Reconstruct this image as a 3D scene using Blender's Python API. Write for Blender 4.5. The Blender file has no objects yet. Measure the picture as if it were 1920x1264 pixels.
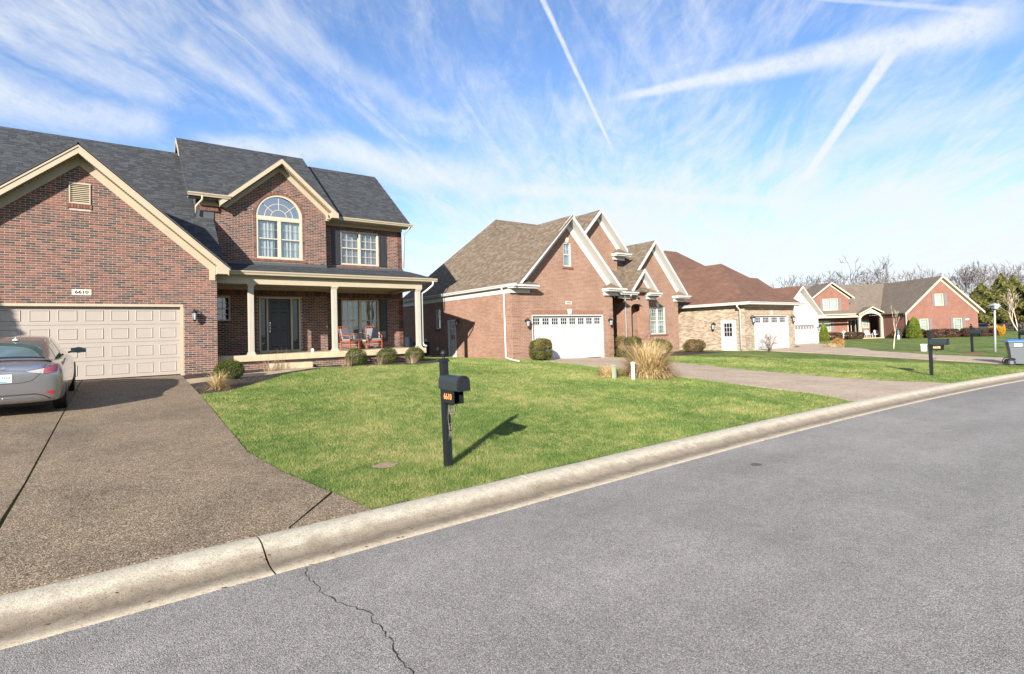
import bpy, math, random
import numpy as np
from mathutils import Vector, Matrix
from mathutils.bvhtree import BVHTree
from mathutils import noise as mnoise
random.seed(7); rng = np.random.default_rng(7)
sc = bpy.context.scene
C = sc.collection
# ------------------------------------------------------------------ camera
F_PX, CY_PX = 1002.8, 595.5
ROLL, PITCH, YAW = map(math.radians, (-1.686, 1.717, 53.27))
def basis():
    r = np.array([1, 0, 0.]); fw = np.array([0, math.cos(PITCH), math.sin(PITCH)]); u = np.cross(r, fw)
    c, s = math.cos(ROLL), math.sin(ROLL)
    r2 = c*r + s*u; u2 = -s*r + c*u
    M = np.array([[math.sin(YAW), math.cos(YAW), 0], [math.sin(YAW-math.pi/2), math.cos(YAW-math.pi/2), 0], [0, 0, 1]])
    return M@r2, M@u2, M@fw
RV, UV_, FV = basis()
CAM = np.array([0, 0, 2.0])
cam = bpy.data.cameras.new('camera'); camo = bpy.data.objects.new('camera', cam); C.objects.link(camo)
cam.sensor_width = 36; cam.lens = F_PX/1920*36
cam.shift_y = -(632-CY_PX)/1920
cam.clip_start = .1; cam.clip_end = 6000
camo.matrix_world = Matrix(((RV[0], UV_[0], -FV[0], CAM[0]), (RV[1], UV_[1], -FV[1], CAM[1]), (RV[2], UV_[2], -FV[2], CAM[2]), (0, 0, 0, 1)))
sc.camera = camo
def raydir(x, y):
    d = FV + RV*(x-960)/F_PX - UV_*(y-CY_PX)/F_PX
    return d/np.linalg.norm(d)
# ------------------------------------------------------------------ world and sun
SUN_AZ, SUN_EL = math.radians(37.7), math.radians(20.9)     # light travels towards +X turned 37.7 degrees to +Y
EXPOSURE = 1.42; SUN_STR = 4.6; SKY_STR = 0.092
w = bpy.data.worlds.new('World'); sc.world = w; w.use_nodes = True
nt = w.node_tree; nt.nodes.clear()
def N(t, typ, **kw):
    n = t.nodes.new(typ)
    for k, v in kw.items(): setattr(n, k, v)
    return n
def L(t, a, b): t.links.new(a, b)
def Mth(t, op, a, b=None, c=None, clamp=False):
    n = N(t, 'ShaderNodeMath', operation=op, use_clamp=clamp)
    for i, x in enumerate((a, b, c)):
        if x is None: continue
        if isinstance(x, (int, float)): n.inputs[i].default_value = x
        else: L(t, x, n.inputs[i])
    return n.outputs[0]
def VM(t, op, a, b):
    n = N(t, 'ShaderNodeVectorMath', operation=op)
    for i, x in enumerate((a, b)):
        if isinstance(x, (tuple, list, np.ndarray)): n.inputs[i].default_value = tuple(float(q) for q in x)
        elif x is not None: L(t, x, n.inputs[i])
    return n.outputs['Value'] if op in ('DOT_PRODUCT', 'LENGTH') else n.outputs[0]
def MR(t, v, a, b, c=0., d=1., smooth=True):
    n = N(t, 'ShaderNodeMapRange', interpolation_type='SMOOTHSTEP' if smooth else 'LINEAR')
    L(t, v, n.inputs[0])
    for i, x in enumerate((a, b, c, d)): n.inputs[i+1].default_value = x
    return n.outputs[0]
def NZ(t, vec, scale, detail=6, rough=.55, dist=0., lac=2.):
    n = N(t, 'ShaderNodeTexNoise'); n.inputs['Scale'].default_value = scale; n.inputs['Detail'].default_value = detail
    n.inputs['Roughness'].default_value = rough; n.inputs['Distortion'].default_value = dist; n.inputs['Lacunarity'].default_value = lac
    if vec is not None: L(t, vec, n.inputs['Vector'])
    return n.outputs['Fac']
sky = N(nt, 'ShaderNodeTexSky', sky_type='NISHITA'); sky.sun_disc = False
sky.sun_elevation = SUN_EL
# the sun stands opposite to the light's direction; Nishita's rotation counts clockwise from +Y
sx, sy = -math.cos(SUN_AZ), -math.sin(SUN_AZ)
sky.sun_rotation = math.atan2(sx, sy) % (2*math.pi)
sky.air_density = 1.0; sky.dust_density = 0.6; sky.ozone_density = 2.2
geo = N(nt, 'ShaderNodeTexCoord'); D = geo.outputs['Generated']
sep = N(nt, 'ShaderNodeSeparateXYZ'); L(nt, D, sep.inputs[0])
zc = Mth(nt, 'MAXIMUM', sep.outputs[2], 0.0)
den = Mth(nt, 'ADD', zc, .16)
sd = raydir(1260, 600); sd = sd[:2]/np.linalg.norm(sd[:2])
al = Mth(nt, 'DIVIDE', VM(nt, 'DOT_PRODUCT', D, (sd[0], sd[1], 0)), den)
ac = Mth(nt, 'DIVIDE', VM(nt, 'DOT_PRODUCT', D, (-sd[1], sd[0], 0)), den)
def comb(a, b, sa, sb, o=0.):
    n = N(nt, 'ShaderNodeCombineXYZ'); L(nt, Mth(nt, 'MULTIPLY_ADD', a, sa, o), n.inputs[0]); L(nt, Mth(nt, 'MULTIPLY', b, sb), n.inputs[1]); return n.outputs[0]
n1 = NZ(nt, comb(al, ac, .85, 1.6, 3.1), 1.0, 10, .66, 1.4)      # streaked cirrus
n2 = NZ(nt, comb(al, ac, .5, .6, 7.7), .9, 4, .5, .4)          # large patches
n3 = NZ(nt, comb(Mth(nt, 'ADD', al, Mth(nt, 'MULTIPLY', ac, .45)), Mth(nt, 'SUBTRACT', ac, Mth(nt, 'MULTIPLY', al, .30)), 2.6, 7.5, 1.3), 1.3, 10, .72, 1.3)     # fine fibres
ridge = Mth(nt, 'ABSOLUTE', Mth(nt, 'SUBTRACT', NZ(nt, comb(al, ac, .8, 3.2, 5.), 1.1, 7, .6, 1.1), .5))
wisp = MR(nt, ridge, .13, 0., 0., 1.)
rightd = raydir(1990, 330)
rb = VM(nt, 'DOT_PRODUCT', D, rightd)
rbias = MR(nt, rb, .62, 1.0, 0., .03)
cov = Mth(nt, 'ADD', Mth(nt, 'MULTIPLY', n1, .62), Mth(nt, 'ADD', Mth(nt, 'MULTIPLY', n2, .56), Mth(nt, 'MULTIPLY', n3, .30)))
cov = Mth(nt, 'ADD', cov, rbias)
low = MR(nt, zc, .42, .05, 0., .12)
cov = Mth(nt, 'ADD', cov, low)
cov = Mth(nt, 'ADD', cov, Mth(nt, 'MULTIPLY', wisp, .07))
cl = MR(nt, cov, .655, 1.08, 0., .93)
# bright bands and contrails that cross this sky: great circle arcs (pixel ends of the photograph turned into directions)
def arc(p0, p1, w0, w1, st, wob=.004, soft=.6, ns=14.):
    d0, d1 = raydir(*p0), raydir(*p1)
    n = np.cross(d0, d1); n /= np.linalg.norm(n)
    t = d1-d0; ln = np.linalg.norm(t); t /= ln
    nz = NZ(nt, D, ns, 4, .6)
    dist = Mth(nt, 'ADD', VM(nt, 'DOT_PRODUCT', D, n), Mth(nt, 'MULTIPLY', Mth(nt, 'SUBTRACT', nz, .5), wob*2))
    a0 = float(np.dot(d0, t))
    s = Mth(nt, 'DIVIDE', Mth(nt, 'SUBTRACT', VM(nt, 'DOT_PRODUCT', D, t), a0), ln)
    wd = Mth(nt, 'MAXIMUM', Mth(nt, 'MULTIPLY_ADD', s, w1-w0, w0), .0008)
    q = Mth(nt, 'DIVIDE', Mth(nt, 'ABSOLUTE', dist), wd)
    m = MR(nt, q, 1.0, 1-soft, 0., st)
    e = Mth(nt, 'MULTIPLY', MR(nt, s, 0., .12), MR(nt, s, 1.0, .85))
    fr = MR(nt, VM(nt, 'DOT_PRODUCT', D, (d0+d1)/2), .3, .5)
    tex = MR(nt, NZ(nt, D, 45., 8, .8), .25, .60, .50, 1.)
    return Mth(nt, 'MULTIPLY', Mth(nt, 'MULTIPLY', m, e), Mth(nt, 'MULTIPLY', fr, tex))
arcs = [arc((1000, -40), (1152, 290), .0065, .0035, .85, .002, .8),
        arc((1130, 190), (1990, 15), .007, .042, .85, .006, .85),
        arc((1685, 80), (1498, 350), .012, .0065, .95, .002, .6),
        arc((1480, -8), (1890, 26), .004, .006, .5, .003, .9),
        arc((900, 352), (1560, 384), .020, .012, .65, .010, .9, 9.),
        arc((-60, 170), (330, 250), .050, .030, .55, .03, 1., 6.),
        arc((330, 250), (1000, 345), .022, .060, .70, .030, 1., 6.),
        arc((-60, 40), (330, 200), .020, .030, .34, .03, 1., 6.),
        arc((330, 60), (560, 240), .030, .022, .40, .03, 1., 7.),
        arc((420, 10), (860, 240), .045, .020, .36, .04, 1., 6.),
        arc((1380, 330), (1960, 170), .020, .045, .42, .03, 1., 6.)]
inv = None
for a in arcs:
    o = Mth(nt, 'SUBTRACT', 1.0, a)
    inv = o if inv is None else Mth(nt, 'MULTIPLY', inv, o)
clear = Mth(nt, 'MULTIPLY', Mth(nt, 'SUBTRACT', 1.0, cl), inv)
haze = MR(nt, zc, .0, .27, .20, 1.0)
clear = Mth(nt, 'MULTIPLY', clear, haze)
mix = N(nt, 'ShaderNodeMix', data_type='RGBA')
L(nt, Mth(nt, 'SUBTRACT', 1.0, clear, clamp=True), mix.inputs[0])
skc = N(nt, 'ShaderNodeMix', data_type='RGBA', blend_type='MULTIPLY'); skc.inputs[0].default_value = 1.
L(nt, sky.outputs[0], skc.inputs[6]); skc.inputs[7].default_value = (.74, .83, 1.0, 1)
L(nt, skc.outputs[2], mix.inputs[6]); mix.inputs[7].default_value = (3.7, 3.88, 4.1, 1)
bg = N(nt, 'ShaderNodeBackground'); bg.inputs[1].default_value = SKY_STR
L(nt, mix.outputs[2], bg.inputs[0])
wo = N(nt, 'ShaderNodeOutputWorld'); L(nt, bg.outputs[0], wo.inputs[0])
sun = bpy.data.lights.new('sun', 'SUN'); suno = bpy.data.objects.new('sun', sun); C.objects.link(suno)
sun.energy = SUN_STR; sun.angle = math.radians(.55); sun.color = (1, .93, .82)
ld = Vector((math.cos(SUN_AZ)*math.cos(SUN_EL), math.sin(SUN_AZ)*math.cos(SUN_EL), -math.sin(SUN_EL)))
suno.rotation_euler = ld.to_track_quat('-Z', 'Y').to_euler()
sc.view_settings.view_transform = 'Standard'; sc.view_settings.look = 'None'
sc.view_settings.exposure = EXPOSURE; sc.view_settings.gamma = 1.0; sc.view_settings.use_curve_mapping = False
sc.cycles.max_bounces = 6; sc.cycles.transparent_max_bounces = 12
sc.cycles.caustics_reflective = False; sc.cycles.caustics_refractive = False

# ------------------------------------------------------------------ materials
def newmat(name):
    m = bpy.data.materials.new(name); m.use_nodes = True
    t = m.node_tree; b = t.nodes['Principled BSDF']; return m, t, b
def ramp(t, fac, stops, const=False):
    r = N(t, 'ShaderNodeValToRGB'); L(t, fac, r.inputs[0]); cr = r.color_ramp
    if const: cr.interpolation = 'CONSTANT'
    cr.elements.remove(cr.elements[1]); cr.elements[0].position = stops[0][0]; cr.elements[0].color = (*stops[0][1], 1)
    for p, c in stops[1:]: e = cr.elements.new(p); e.color = (*c, 1)
    return r.outputs[0]
def bump(t, b, h, dist, st=1.0):
    n = N(t, 'ShaderNodeBump'); n.inputs['Strength'].default_value = st; n.inputs['Distance'].default_value = dist
    L(t, h, n.inputs['Height']); L(t, n.outputs[0], b.inputs['Normal']); return n
def mulc(t, a, b_, f=1.0, mode='MULTIPLY'):
    n = N(t, 'ShaderNodeMix', data_type='RGBA', blend_type=mode)
    if isinstance(f, (int, float)): n.inputs[0].default_value = f
    else: L(t, f, n.inputs[0])
    for i, x in ((6, a), (7, b_)):
        if isinstance(x, tuple): n.inputs[i].default_value = (*x, 1)
        else: L(t, x, n.inputs[i])
    return n.outputs[2]
def coord(t, kind='pos'):
    if kind == 'pos': return N(t, 'ShaderNodeNewGeometry').outputs['Position']
    if kind == 'uv': return N(t, 'ShaderNodeUVMap').outputs[0]
    return N(t, 'ShaderNodeTexCoord').outputs['Object']
def plain(name, col, rough=.6, var=.12, scale=3., metallic=0., bmp=0., bs=60., spec=.5, coat=0.):
    m, t, b = newmat(name)
    p = coord(t)
    f = NZ(t, p, scale, 6, .6)
    lo = tuple(c*(1-var) for c in col); hi = tuple(min(1, c*(1+var)) for c in col)
    L(t, ramp(t, f, [(.3, lo), (.7, hi)]), b.inputs['Base Color'])
    b.inputs['Roughness'].default_value = rough; b.inputs['Metallic'].default_value = metallic
    b.inputs['Specular IOR Level'].default_value = spec; b.inputs['Coat Weight'].default_value = coat
    if bmp: bump(t, b, NZ(t, p, bs, 4), bmp)
    return m
def brickcolors(name, stops, src, bigf=.16):
    m, t, b = newmat(name)
    if src == 'attr':
        a = N(t, 'ShaderNodeAttribute', attribute_name='rnd'); f = a.outputs['Fac']
    else: f = N(t, 'ShaderNodeObjectInfo').outputs['Random']
    p = coord(t)
    big = NZ(t, p, .8, 3); f2 = Mth(t, 'ADD', f, Mth(t, 'MULTIPLY', Mth(t, 'SUBTRACT', big, .5), bigf))
    f3 = Mth(t, 'FRACT', Mth(t, 'ADD', f2, 1.0)) if False else Mth(t, 'MAXIMUM', Mth(t, 'MINIMUM', f2, .999), 0.)
    c = ramp(t, f3, stops, True)
    c = mulc(t, c, ramp(t, NZ(t, p, 45., 5, .7), [(.25, (.62, .62, .62)), (.75, (1.3, 1.28, 1.25))]))
    L(t, c, b.inputs['Base Color']); b.inputs['Roughness'].default_value = .88
    b.inputs['Specular IOR Level'].default_value = .25
    bump(t, b, NZ(t, p, 120., 4), .003)
    return m
B1 = [(0, (.085, .055, .048)), (.16, (.055, .045, .043)), (.30, (.12, .062, .050)), (.46, (.175, .078, .060)), (.62, (.145, .068, .054)), (.80, (.205, .090, .068)), (.92, (.10, .066, .057))]
M_brick1 = brickcolors('dark_red_brick', B1, 'attr'); M_brick1o = brickcolors('dark_red_brick_single', B1, 'obj')
SH1 = [(0, (.036, .039, .044)), (.2, (.043, .047, .053)), (.4, (.050, .055, .062)), (.6, (.039, .043, .049)), (.8, (.056, .061, .069))]
M_sh1 = brickcolors('charcoal_shingle', SH1, 'attr'); M_sh1o = brickcolors('charcoal_shingle_single', SH1, 'obj')
SH2 = [(0, (.118, .090, .064)), (.2, (.136, .105, .076)), (.4, (.158, .125, .093)), (.6, (.127, .098, .071)), (.8, (.175, .141, .107))]
M_sh2 = brickcolors('tan_shingle', SH2, 'attr'); M_sh2o = brickcolors('tan_shingle_single', SH2, 'obj')
M_mortar = plain('pale_mortar', (.385, .32, .275), .95, .15, 8., bmp=.002)
def brickmat(name, c1, c2, mo, mottled=0., bw=.213, bh=.0677, ms=.0055, bump_d=.006, rough=.9, bias=0.):
    m, t, b = newmat(name)
    uv = coord(t, 'uv')
    br = N(t, 'ShaderNodeTexBrick'); L(t, uv, br.inputs['Vector'])
    br.inputs['Scale'].default_value = 1.; br.inputs['Mortar Size'].default_value = ms; br.inputs['Mortar Smooth'].default_value = .2
    br.inputs['Brick Width'].default_value = bw; br.inputs['Row Height'].default_value = bh; br.inputs['Bias'].default_value = bias
    br.inputs['Color1'].default_value = (*c1, 1); br.inputs['Color2'].default_value = (*c2, 1); br.inputs['Mortar'].default_value = (*mo, 1)
    p = coord(t)
    c = mulc(t, br.outputs['Color'], ramp(t, NZ(t, p, 1.2, 5), [(.3, (.88, .87, .86)), (.7, (1.1, 1.1, 1.1))]))
    c = mulc(t, c, ramp(t, NZ(t, p, 30., 4, .7), [(.3, (1-.2-mottled,)*3), (.7, (1.2+mottled,)*3)]))
    L(t, c, b.inputs['Base Color']); b.inputs['Roughness'].default_value = rough; b.inputs['Specular IOR Level'].default_value = .25
    bump(t, b, Mth(t, 'SUBTRACT', 1.0, br.outputs['Fac']), bump_d)
    return m
M_brick2 = brickmat('salmon_brick', (.205, .108, .076), (.265, .150, .108), (.38, .30, .235))
M_brick3 = brickmat('tan_tumbled_brick', (.20, .145, .105), (.40, .325, .245), (.36, .31, .25), .14, bw=.24)
M_brick4 = brickmat('whitewashed_stone', (.66, .60, .54), (.80, .77, .73), (.60, .55, .50), .1, bw=.35, bh=.11)
M_brick5 = brickmat('rose_brick', (.17, .075, .056), (.22, .10, .075), (.26, .18, .14))
M_sh3 = brickmat('russet_shingle', (.115, .062, .044), (.145, .08, .057), (.08, .045, .032), .08, bw=.3, bh=.14, ms=.004)
M_sh5 = brickmat('taupe_shingle', (.125, .10, .08), (.155, .125, .10), (.09, .075, .06), .08, bw=.3, bh=.14, ms=.004)
M_roofbase = plain('roof_underlay', (.05, .05, .055), .9)
M_roofbase2 = plain('roof_underlay_tan', (.14, .10, .075), .9)
M_beige = plain('beige_trim_paint', (.36, .305, .225), .55, .05)
M_beige_door = plain('beige_garage_paint', (.31, .272, .24), .5, .03)
M_cream = plain('cream_window_vinyl', (.42, .385, .30), .45, .03)
M_white = plain('white_trim_paint', (.46, .455, .44), .5, .04)
M_whitedoor = plain('white_door_paint', (.43, .43, .43), .45, .02)
M_column = plain('cream_column_paint', (.37, .34, .285), .5, .04)
M_navy = plain('navy_door_paint', (.018, .02, .028), .35, .05)
M_shutter = plain('black_shutter', (.02, .021, .025), .5, .05)
M_shutter5 = plain('mauve_shutter', (.15, .125, .13), .6, .05)
M_black = plain('black_iron_paint', (.009, .011, .014), .5, .1, spec=.35)
M_bronze = plain('bronze_iron', (.085, .08, .06), .5, .3, 30.)
M_chrome = plain('satin_nickel', (.6, .6, .6), .25, .02, metallic=1.)
M_dark = plain('dark_void', (.01, .01, .01), .9)  # near-black that stands for shade behind windows and vent louvres
M_orange = plain('coral_orange_metal', (.38, .07, .035), .4, .05)
M_cushion = plain('grey_cushion', (.16, .165, .18), .9, .1, 20.)
M_numo = plain('orange_numeral', (.80, .30, .09), .5, .1)
M_numy = plain('pale_gold_numeral', (.80, .55, .22), .5, .1)
M_ink = plain('black_numeral', (.01, .01, .01), .6)
M_plaque = plain('cream_stone_plaque', (.62, .55, .45), .7, .05)
M_binblue = plain('blue_bin_lid', (.01, .12, .55), .45, .05)
M_bingrey = plain('grey_bin_plastic', (.085, .095, .11), .55, .06)
M_pvc = plain('white_pvc', (.48, .475, .45), .5, .04)
M_ped = plain('pale_green_pedestal', (.25, .28, .20), .6, .08)
M_galv = plain('galvanised_grey', (.30, .32, .34), .5, .08)
M_rubber = plain('tyre_rubber', (.012, .012, .012), .8)
M_alu = plain('alloy_rim', (.4, .4, .42), .3, metallic=.9)
M_curtain = plain('white_curtain', (.72, .74, .74), .9, .08, 14.)
M_blind = plain('pale_green_blind', (.36, .47, .40), .8, .05, 6.)
M_blindw = plain('white_blind', (.62, .66, .60), .8, .04, 6.)
def glassmat(name, tint=(.75, .8, .82), rmin=.10, rmax=.75):
    m, t, b = newmat(name); out = t.nodes['Material Output']
    tr = N(t, 'ShaderNodeBsdfTransparent'); tr.inputs[0].default_value = (*tint, 1)
    gl = N(t, 'ShaderNodeBsdfGlossy'); gl.inputs['Roughness'].default_value = .02; gl.inputs[0].default_value = (.95, .98, 1, 1)
    lw = N(t, 'ShaderNodeLayerWeight'); lw.inputs[0].default_value = .35
    f = MR(t, lw.outputs['Fresnel'], 0., 1., rmin, rmax, False)
    bp = N(t, 'ShaderNodeBump'); bp.inputs['Distance'].default_value = .004; L(t, NZ(t, coord(t), 2.5, 2), bp.inputs['Height']); L(t, bp.outputs[0], gl.inputs['Normal'])
    mx = N(t, 'ShaderNodeMixShader'); L(t, f, mx.inputs[0]); L(t, tr.outputs[0], mx.inputs[1]); L(t, gl.outputs[0], mx.inputs[2]); L(t, mx.outputs[0], out.inputs[0])
    return m
M_glass = glassmat('window_glass', (.88, .92, .93), .08, .6); M_glassdark = glassmat('dark_glass', (.12, .15, .16), .05, .5)
M_carglass = glassmat('car_glass', (.25, .34, .34), .18, .8)
def leafmat(name, cols, trans=.35, up=.35, rough=.6, attr='rnd'):
    m, t, b = newmat(name); out = t.nodes['Material Output']
    a = N(t, 'ShaderNodeAttribute', attribute_name=attr)
    c = ramp(t, a.outputs['Fac'], [(i/(len(cols)-1), q) for i, q in enumerate(cols)])
    L(t, c, b.inputs['Base Color']); b.inputs['Roughness'].default_value = rough; b.inputs['Specular IOR Level'].default_value = .2
    g = N(t, 'ShaderNodeNewGeometry')
    nn = VM(t, 'NORMALIZE', VM(t, 'ADD', VM(t, 'MULTIPLY', g.outputs['Normal'], (1-up,)*3), (0, 0, up)), None)
    L(t, nn, b.inputs['Normal'])
    tl = N(t, 'ShaderNodeBsdfTranslucent'); L(t, c, tl.inputs[0])
    mx = N(t, 'ShaderNodeMixShader'); mx.inputs[0].default_value = trans
    L(t, b.outputs[0], mx.inputs[1]); L(t, tl.outputs[0], mx.inputs[2]); L(t, mx.outputs[0], out.inputs[0])
    return m
M_box = leafmat('boxwood_leaf', [(.022, .035, .008), (.055, .075, .014), (.12, .13, .025), (.04, .055, .01)], .3, .2)
M_arb = leafmat('bright_arborvitae', [(.06, .09, .012), (.14, .18, .02), (.24, .26, .04)])
M_holly = leafmat('olive_shrub_leaf', [(.045, .055, .015), (.095, .10, .026), (.19, .15, .05)], .3, .2)
M_rust = leafmat('rusty_shrub_leaf', [(.05, .05, .02), (.12, .085, .035), (.20, .12, .05)], .3, .2)
M_maroon = leafmat('maroon_hedge_leaf', [(.045, .03, .022), (.08, .05, .035), (.12, .075, .045)])
M_yellow = leafmat('yellow_bloom', [(.30, .15, .01), (.45, .24, .015), (.55, .33, .03)])
M_cedar = leafmat('cedar_foliage', [(.035, .045, .016), (.10, .105, .03), (.20, .18, .05)], .2)
M_straw = leafmat('straw_blade', [(.17, .105, .045), (.38, .26, .12), (.56, .42, .21), (.66, .53, .31)], .25, .15)
M_twig = leafmat('dead_stem', [(.14, .09, .06), (.27, .18, .125), (.40, .30, .22)], .1)
M_bark = plain('grey_bark', (.20, .165, .14), .9, .3, 6.)
M_barkfar = plain('far_bare_branch', (.15, .135, .135), .95, .25, .3)
M_barkpale = plain('pale_sapling_bark', (.55, .45, .37), .8, .1)
# grass colour shared by the lawn sheet and its blades (same field in world space)
def grasscol(t):
    p = coord(t)
    f1 = NZ(t, p, .42, 6, .65); f2 = NZ(t, p, 3.4, 5, .7); f3 = NZ(t, p, 16., 3, .7)
    f = Mth(t, 'ADD', Mth(t, 'MULTIPLY', f1, .55), Mth(t, 'ADD', Mth(t, 'MULTIPLY', f2, .50), Mth(t, 'MULTIPLY', f3, .22)))
    return Mth(t, 'SUBTRACT', f, .14), p
GR = [(.36, (.075, .132, .030)), (.47, (.125, .190, .046)), (.56, (.215, .245, .076)), (.64, (.32, .300, .118)), (.76, (.38, .31, .165))]
def lawnmat(name, scale=1.0):
    m, t, b = newmat(name)
    f, p = grasscol(t)
    c = ramp(t, f, [(a, tuple(x*scale for x in q)) for a, q in GR])
    c = mulc(t, c, ramp(t, NZ(t, p, 60., 5, .75), [(.3, (.5, .52, .5)), (.7, (1.4, 1.35, 1.3))]))
    L(t, c, b.inputs['Base Color']); b.inputs['Roughness'].default_value = .9; b.inputs['Specular IOR Level'].default_value = .15
    bump(t, b, NZ(t, p, 45., 5, .7), .05)
    return m
M_lawn = lawnmat('lawn_turf', .82)
def blademat():
    m, t, b = newmat('grass_blade'); out = t.nodes['Material Output']
    f, p = grasscol(t)
    a = N(t, 'ShaderNodeAttribute', attribute_name='rnd')
    f = Mth(t, 'ADD', f, Mth(t, 'MULTIPLY', Mth(t, 'SUBTRACT', a.outputs['Fac'], .5), .26))
    c = ramp(t, f, [(q0, tuple(x*1.12 for x in q1)) for q0, q1 in GR])
    c = mulc(t, c, ramp(t, Mth(t, 'FRACT', Mth(t, 'MULTIPLY', a.outputs['Fac'], 17.)), [(0, (.6, .64, .6)), (.5, (1, 1, 1)), (1, (1.4, 1.36, 1.3))]))
    L(t, c, b.inputs['Base Color']); b.inputs['Roughness'].default_value = .6; b.inputs['Specular IOR Level'].default_value = .2
    g = N(t, 'ShaderNodeNewGeometry')
    nn = VM(t, 'NORMALIZE', VM(t, 'ADD', VM(t, 'MULTIPLY', g.outputs['Normal'], (.6,)*3), (0, 0, .55)), None); L(t, nn, b.inputs['Normal'])
    tl = N(t, 'ShaderNodeBsdfTranslucent'); L(t, c, tl.inputs[0])
    mx = N(t, 'ShaderNodeMixShader'); mx.inputs[0].default_value = .25
    L(t, b.outputs[0], mx.inputs[1]); L(t, tl.outputs[0], mx.inputs[2]); L(t, mx.outputs[0], out.inputs[0])
    return m
M_blade = blademat()
def asphaltmat():
    m, t, b = newmat('worn_asphalt'); p = coord(t)
    vo = N(t, 'ShaderNodeTexVoronoi'); vo.inputs['Scale'].default_value = 150.; L(t, p, vo.inputs['Vector'])
    sp = N(t, 'ShaderNodeSeparateColor'); L(t, vo.outputs['Color'], sp.inputs[0])
    c = ramp(t, sp.outputs[0], [(0, (.135, .126, .115)), (.3, (.235, .221, .202)), (.6, (.305, .287, .263)), (.85, (.375, .353, .324)), (1, (.48, .452, .415))])
    c = mulc(t, c, ramp(t, sp.outputs[1], [(0, (.94, .99, 1.05)), (.5, (1, 1, 1)), (1, (1.07, .98, .95))]))
    gap = MR(t, vo.outputs['Distance'], .25, .75, 1., .45)
    c = mulc(t, c, ramp(t, gap, [(0, (.35, .35, .36)), (1, (1, 1, 1))]))
    st_ = N(t, 'ShaderNodeMapping'); st_.inputs['Scale'].default_value = (.12, .9, 1); L(t, p, st_.inputs[0])
    c = mulc(t, c, ramp(t, NZ(t, st_.outputs[0], 1.0, 4, .55), [(.35, (.90, .90, .90)), (.65, (1.08, 1.08, 1.08))]))
    c = mulc(t, c, ramp(t, NZ(t, p, .55, 6, .65), [(.3, (.84, .84, .845)), (.7, (1.14, 1.14, 1.135))]))
    c = mulc(t, c, ramp(t, NZ(t, p, 5., 5, .7), [(.3, (.9, .9, .9)), (.7, (1.1, 1.1, 1.1))]))
    L(t, c, b.inputs['Base Color']); b.inputs['Roughness'].default_value = .85; b.inputs['Specular IOR Level'].default_value = .3
    bump(t, b, Mth(t, 'SUBTRACT', 1.0, vo.outputs['Distance']), .004, .8)
    return m
M_asphalt = asphaltmat()
def aggmat(name, cols, patch, scale=105., bmpd=.004):
    m, t, b = newmat(name); p = coord(t)
    vo = N(t, 'ShaderNodeTexVoronoi'); vo.inputs['Scale'].default_value = scale; L(t, p, vo.inputs['Vector'])
    sp = N(t, 'ShaderNodeSeparateColor'); L(t, vo.outputs['Color'], sp.inputs[0])
    c = ramp(t, sp.outputs[0], [(i/(len(cols)-1), q) for i, q in enumerate(cols)])
    gap = MR(t, vo.outputs['Distance'], .3, .8, 1., .5)
    c = mulc(t, c, ramp(t, gap, [(.3, (.68, .66, .64)), (1, (1, 1, 1))]))
    c = mulc(t, c, ramp(t, NZ(t, p, .7, 6, .62, .3), [(.32, patch), (.52, (1, 1, 1)), (.7, (1.12, 1.12, 1.1))]))
    c = mulc(t, c, ramp(t, NZ(t, p, 6., 5, .7), [(.3, (.86, .86, .86)), (.7, (1.12, 1.12, 1.12))]))
    L(t, c, b.inputs['Base Color']); b.inputs['Roughness'].default_value = .85; b.inputs['Specular IOR Level'].default_value = .3
    bump(t, b, Mth(t, 'SUBTRACT', 1.0, vo.outputs['Distance']), bmpd, .8)
    return m
M_drive = aggmat('exposed_aggregate', [(.05, .038, .026), (.125, .095, .063), (.195, .148, .096), (.25, .19, .125), (.47, .37, .27)], (.70, .70, .72))
M_drive2 = aggmat('pale_driveway', [(.30, .235, .175), (.40, .315, .24), (.50, .395, .30)], (.84, .84, .84), 60.)
M_walk = plain('tan_concrete', (.33, .255, .165), .85, .2, 5., bmp=.003, bs=80.)
M_slab = plain('buff_porch_concrete', (.40, .335, .22), .8, .15, 4., bmp=.003, bs=80.)
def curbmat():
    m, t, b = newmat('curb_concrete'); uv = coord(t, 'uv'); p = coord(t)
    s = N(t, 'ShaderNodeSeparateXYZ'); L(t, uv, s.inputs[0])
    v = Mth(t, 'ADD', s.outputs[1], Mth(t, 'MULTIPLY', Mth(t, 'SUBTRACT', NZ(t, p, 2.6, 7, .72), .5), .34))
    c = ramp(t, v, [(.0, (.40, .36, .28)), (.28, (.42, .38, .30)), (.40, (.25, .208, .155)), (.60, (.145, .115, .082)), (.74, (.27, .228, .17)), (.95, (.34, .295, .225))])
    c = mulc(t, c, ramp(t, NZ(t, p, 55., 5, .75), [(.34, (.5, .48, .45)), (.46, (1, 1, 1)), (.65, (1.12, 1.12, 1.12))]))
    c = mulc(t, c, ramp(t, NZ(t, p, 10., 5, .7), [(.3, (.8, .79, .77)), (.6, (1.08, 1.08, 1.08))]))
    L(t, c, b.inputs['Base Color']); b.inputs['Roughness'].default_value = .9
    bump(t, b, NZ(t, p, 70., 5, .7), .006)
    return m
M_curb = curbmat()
M_mulch = aggmat('dark_mulch', [(.012, .010, .009), (.03, .022, .018), (.055, .042, .036), (.11, .085, .07)], (.6, .6, .6), 28., .03)
M_soil = plain('bare_soil', (.24, .17, .10), .95, .3, 30., bmp=.01)
M_crack = plain('crack_dark', (.018, .017, .016), .95)  # near-black colour of the crack line
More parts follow.
